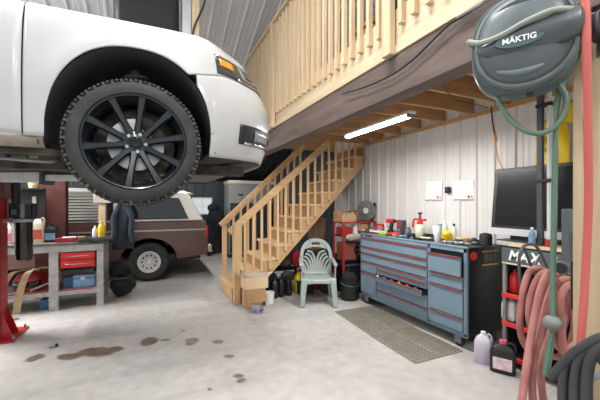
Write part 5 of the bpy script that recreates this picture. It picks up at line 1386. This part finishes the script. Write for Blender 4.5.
# ------------------------------------------------ hose reel
RY, RZ, RR = .905, 2.150, .200
RC = V((1.36, .84, 0)); RT = V((-.5, .866, 0)); RN = V((-.866, -.5, 0))     # reel swung towards the room on its pivot
def onreel(px, py, n):
    """measured point on a plane parallel to the reel face"""
    r = ray(px, py); t = ((RC+RN*n)-V((0, 0, 0))).dot(RN)/r.dot(RN)
    return V((r.x*t, r.y*t, CAM_H+r.z*t))
hr = E('hose_reel', 'grey teal retractable hose reel mounted on the wooden post under the beam', 'hose reel', (RC.x, RC.y, RZ-.27), rz=radians(30))
ORI[hr] = V((1.40, RY, RZ-.27))
def disc(prof, name, mat, dy=0, dz=0, sq=.91, parent=hr, n=56, ex=2.2):
    mb = MB(); vs = []
    for kf, x in prof:
        for i in range(n):
            a = 2*pi*i/n; r = RR*kf
            e = 1/(abs(cos(a))**ex+abs(sin(a))**ex)**(1/ex)
            vs.append((x, RY+dy+r*e*cos(a)*sq, RZ+dz+r*e*sin(a)))
    fs = [tuple(range(n))[::-1], tuple(range((len(prof)-1)*n, len(prof)*n))]
    for q in range(len(prof)-1):
        for i in range(n): fs.append((q*n+i, q*n+(i+1) % n, (q+1)*n+(i+1) % n, (q+1)*n+i))
    return mb.add(vs, fs).build(name, mat, parent, angle=40)
disc([(.86, 1.56), (.98, 1.545), (1.02, 1.51), (1.02, 1.44), (.99, 1.41), (.95, 1.40)], 'rear_case', teal_case, ex=2.7)
disc([(.96, 1.405), (.96, 1.385), (.93, 1.372), (.88, 1.37), (.86, 1.385)], 'ring', M('reel_ring', '687274', .4), dy=-.006)
disc([(.88, 1.385), (.87, 1.37), (.82, 1.355), (.6, 1.335), (.3, 1.325), (.02, 1.322)], 'front_cover', grey_case, dy=-.006)
mb = MB()
def armf(u, v):
    y = RY+.15-.33*u; w_ = lerp_tab([(0, .004), (.2, .045), (.45, .066), (.75, .062), (1, .05)], u)
    z = RZ-.028+.035*u+(v-.5)*2*w_
    return V((1.350-.034*(1-(2*v-1)**2)*min(1, 3*u)*min(1, (1.15-u)*4), y, z))
mb.grid(armf, 28, 10).build('swing_arm', M('arm_grey', '484e51', .38, coat=.1), hr, thick=.02)
# crescent ridges above and below the arm
for z0, sgn in ((RZ+.105, 1), (RZ-.105, -1)):
    pts = [V((1.345+.03*abs(i/10-1)**2, RY+.135*(i/10-1), z0+sgn*(.035-.06*(i/10-1)**2))) for i in range(21)]
    MB().tube(pts, [.004+.008*sin(pi*i/20) for i in range(21)], 10).build('ridge', MATS['reel_ring'], hr)
by_, bz_ = RY+.008, RZ-.026
bd = MB(); n = 30
bd.add([(1.308, by_+.078*cos(2*pi*i/n), bz_+.027*sin(2*pi*i/n)) for i in range(n)]+[(1.325, by_+.082*cos(2*pi*i/n), bz_+.030*sin(2*pi*i/n)) for i in range(n)], [tuple(range(n)), tuple(range(n, 2*n))[::-1]]+[(i, (i+1) % n, n+(i+1) % n, n+i) for i in range(n)])
bdo = bd.build('badge', badge_teal, hr)
lettering_mesh('lettering', 'MÄKTIG', .030, (1.3065, by_-.002, bz_), (0, -1, 0), (0, 0, 1), lettering, bdo, .001, 0, .0006)
for a in (205, 232, 262, 290):
    MB().box((1.455, RY+RR*1.0*cos(radians(a))*.95, RZ+RR*1.02*sin(radians(a))), (.05, .026, .010), rx=radians(a)+pi/2).build('lug', black_plastic, hr, bevel=.003)
def fixed_to(o, par):
    o.parent = par; o.matrix_parent_inverse = (Matrix.Translation(par.location) @ Matrix.Rotation(par.rotation_euler.z, 4, 'Z')).inverted()
fixed_to(MB().bb((1.47, .64, RZ-.03), (1.594, .70, RZ+.05)).build('pivot_block', black_plastic, None, bevel=.01), hr)
fixed_to(MB().bb((1.594, .622, RZ-.08), (1.5995, .70, RZ+.13)).build('wall_plate', steel, None, bevel=.002), hr)
for z in (RZ-.06, RZ+.11): fixed_to(MB().cyl((1.589, .66, z), (1.5935, .66, z), .009, n=12).build('screw', dark_steel, None), hr)
q = lambda px, py, x: at(px, py, x=x)
R_q = onreel
MB().tube(cr([R_q(482, 44, -.03), R_q(473, 46, .0), R_q(469, 42, .045), R_q(480, 43, .075), R_q(500, 36, .092), R_q(525, 22, .097), R_q(550, 11, .092), R_q(568, 9, .075), R_q(576, 11, .03), R_q(577, 18, -.04)], 7), .0105, 12).thing('reel_hose', sage_hose, 'faded green hose crossing the front of the hose reel', 'hose')
gh = E('green_hose', 'green hose looping below the reel and hanging straight down', 'hose', V((1.40, .85, .75)))
MB().tube(cr([R_q(496, 82, -.06), R_q(497, 95, -.06), R_q(505, 113, -.06), R_q(520, 128, -.06), R_q(539, 133.5, -.06), R_q(556, 126, -.065), R_q(565, 111, -.07), R_q(566, 97, -.075), R_q(560, 86, -.08), R_q(552, 78, -.08)], 7), .0105, 12).build('loop', green_hose_m, gh)
MB().tube(cr([R_q(583, 10, -.17), R_q(584, 38, -.17), R_q(573, 64, -.15), R_q(562, 85, -.11), R_q(556, 110, -.09), R_q(555, 160, -.09), R_q(554, 220, -.09), R_q(553, 280, -.09), R_q(553, 318, -.09)], 7), .0108, 12).build('drop', green_hose_m, gh)
c = R_q(553, 323, -.09)
MB().ball(c, (.036, .036, .031), 20, 12).build('stop_ball', M('grey_rubber', '6c6d6b', .7, noise=(7, .25)), gh)
e0, e1 = R_q(552, 332, -.09), R_q(546, 374, -.08)
MB().tube([e0.lerp(e1, i/8) for i in range(9)], .010, 10).build('tail', green_hose_m, gh)
MB().tube([e0.lerp(e1, .25+.75*i/140)+V((.0, .013*cos(2*pi*12*i/140), .013*sin(2*pi*12*i/140))) for i in range(141)], .0028, 6).build('spring_guard', green_hose_m, gh)
# red hose in front of the post
MB().tube(cr([q(583, -20, 1.40), q(586, 10, 1.40), q(586.5, 60, 1.41), q(587.5, 120, 1.44), q(588.5, 200, 1.48), q(585, 280, 1.50), q(581, 340, 1.49), q(576, 415, 1.48), V((1.46, .78, .3)), V((1.45, .8, .017)), V((1.40, .9, .017))], 7), .0135, 14).thing('red_hose', red_hose_m, 'bright red hose hanging straight down in front of the wooden post', 'hose')
# coil of dusty red hose on a black hanger
hg = E('hose_hanger', 'black bracket that carries the dusty red hose coil', 'hanger', V((1.62, .95, 1.1)))
hz = at(545, 272, y=1.0).z
MB().bb((1.605, .783, hz-.10), (1.665, .792, hz+.10)).build('plate', black_plastic, hg)
bars = [[at(px, py, y=1.22) for px, py in ((521, 292), (519, 262), (523, 247), (534, 245), (541, 254), (550, 275), (553, 290))], [at(px, py, y=1.22) for px, py in ((524, 248), (533, 270), (541, 285))], [at(px, py, y=1.22) for px, py in ((540, 256), (530, 275), (524, 290))]]
for b in bars: MB().tube(cr(b, 5), .0085, 10).build('guard_bar', dark_steel, hg)
def coil(px0, px1, pt, pb, y, r, lb, mat, tail=None):
    a, b = at(px0, 300, y=y), at(px1, 300, y=y); zt_, zb_ = at((px0+px1)/2, pt, y=y).z, pb
    return a, b, zt_, zb_
cl_ = E('hose_coil', 'dusty red air hose coiled in loops on the black hanger beside the post', 'hose', V((1.6, 1.0, .5)))
loops = [  # left, right and top edge of each loop in the photo, lowest point, depth of the loop
    (520.5, 556, 268.5, 354, 1.13), (530, 566, 272, 345, 1.09), (541, 573, 274, 357, 1.05), (551, 580, 279, 350, 1.0), (560, 586, 284, 356, .96)]
for k, (pl, pr_, pt, pb, y) in enumerate(loops):
    cx_, cy_, hw_, hh_ = (pl+pr_)/2, (pt+pb)/2, (pr_-pl)/2, (pb-pt)/2
    pts = []
    for i in range(18):
        a = 2*pi*i/18; e = 1/(abs(cos(a))**2.4+abs(sin(a))**2.4)**(1/2.4)
        p = at(cx_+hw_*e*cos(a)+1.5*sin(3*a+k), cy_-hh_*e*sin(a), y=y+.012*cos(a))
        pts.append(p)
    MB().tube(cr(pts, 4, True), .0165, 12, closed=True).build('loop', pink_hose, cl_)
for pth in ([(548, 272), (541, 288), (535, 315), (529, 350), (521, 405)], [(556, 279), (549, 296), (543, 320), (536, 350), (532, 380), (534, 415)], [(562, 286), (556, 305), (550, 335), (543, 358), (541, 380), (546, 420)]):
    MB().tube(cr([at(px, py, y=1.0-.012*k) for k, (px, py) in enumerate(pth)], 7), .0165, 12).build('strand', pink_hose, cl_)
# black hose coil at the bottom right
bh = E('black_hose', 'black hose coiled around the foot of the wooden post at the lower right', 'hose', V((1.45, .70, .2)))
MB().tube(cr([q(551, 378, 1.46), q(565, 362, 1.45), q(580, 349, 1.44), q(600, 338, 1.44), q(622, 336, 1.44), q(640, 350, 1.44), q(645, 400, 1.44), V((1.44, .52, .45))], 7), .0165, 14).build('lead', grey_hose, bh)
for k, (a, b, c_) in enumerate(((574, 352, 1.46), (588, 349, 1.45), (602, 345, 1.44))):
    tt = q(a+16, b, c_)
    w_ = .07
    MB().tube(cr([tt, tt+V((.0, w_, -.06)), tt+V((0, w_*1.25, -.22)), tt+V((0, w_*.9, -.42)), tt+V((0, 0, -.52)), tt+V((0, -w_*.9, -.42)), tt+V((0, -w_*1.25, -.22)), tt+V((0, -w_, -.06))], 6, True), .0175, 14, closed=True).build('loop', grey_hose, bh)
hk = MB(); hk.cyl((1.44, .66, .86), (1.60, .66, .86), .012); hk.thing('hose_peg', steel_dull, 'grey peg on the post that holds the black hose', 'peg')
# jugs on the floor in front of the cart
q = at(486, 366, z=0); jug('fluid_jug', 'clear jug of purple fluid on the floor beside the tool chest', 'jug', V((2.86, 2.12, 0)), .15, .12, .28, M('purple_fluid', 'b6a6c4', .25, col2='d5d0da', noise=(3, .1)), white_plastic, rz=-1.05)
jg = jug('oil_jug', 'black oil jug with pink and white label on the floor before the cart', 'jug', V((2.86, 1.93, 0)), .20, .13, .27, black_plastic, M('pink_cap', 'd05a6e', .4), M('pink_white_label', 'd8a7b0', .6, col2='f0e8ea', noise=(18, .3)), rz=-1.05)
bgq = MB(); bgq.blob((2.62, 1.20, .14), (.13, .12, .13), 1, .1); bgq.thing('bag', M('navy_bag', '2b3340', .85, noise=(6, .2)), 'dark navy bag on the floor behind the hanging hoses', 'bag')
rg = MB(); rg.blob((2.30, 1.12, .05), (.12, .12, .05), 1.4, .2); rg.thing('rag', M('grey_white_rag', 'b9b8b4', .9, noise=(6, .2)), 'grey white rag on the floor under the hanging hoses', 'rag')
# ================================================================== light
w = bpy.data.worlds.new('world'); SC.world = w; w.use_nodes = True
w.node_tree.nodes['Background'].inputs['Color'].default_value = (.95, .98, 1, 1)
w.node_tree.nodes['Background'].inputs['Strength'].default_value = .6
# unseen tube lights added over the bays as fill, with their lamps
k = 0
for x, y in ((.45, 1.5), (-.4, -1.5), (1.5, -1.5), (-3.2, 1.2), (-1.5, 3.2), (-3.2, 5.6), (1.0, 7.6)):
    z = roof_z(y)-(1.1 if y < 7 else .25)
    t = E('strip_light', ['added fill tube light between the white SUV and the loft', 'added fill tube light over the bay behind the viewer, left one', 'added fill tube light over the bay behind the viewer, right one', 'added fill tube light over the far left bay', 'added fill tube light above the white SUV roof', 'unseen tube light over the left bay past the lift column', 'unseen tube light over the back bay near the old SUV'][k], 'light', (x, y, z), 'unseen tube lights over the bays'); k += 1
    MB().bb((x-.07, y-.65, z+.03), (x+.07, y+.65, z+.07)).build('housing', white_plastic, t)
    for d in (-.035, .035): MB().cyl((x+d, y-.6, z+.012), (x+d, y+.6, z+.012), .014, n=10).build('tube', MATS['lit_tube'], t)
    for d in (-.5, .5): MB().tube([(x, y+d, z+.07), (x, y+d, roof_z(y+d))], .003, 6).build('hanger', steel, t)
    lamp('strip_light_lamp', (x, y, z-.01), (0, 0, 0), .2, 1.3, (55, 40, 55, 50, 55, 190, 30)[k-1])
    if y < 7: lamp('added_uplight', (x, y, z+.08), (pi, 0, 0), .2, 1.3, (30, 20, 20, 30, 55, 50, 0)[k-1])  # upward lamp added to brighten the roof sheets
SC.view_settings.view_transform = 'Standard'; SC.view_settings.look = 'None'
SC.view_settings.gamma = 1; SC.view_settings.use_curve_mapping = False
SC.view_settings.exposure = .52
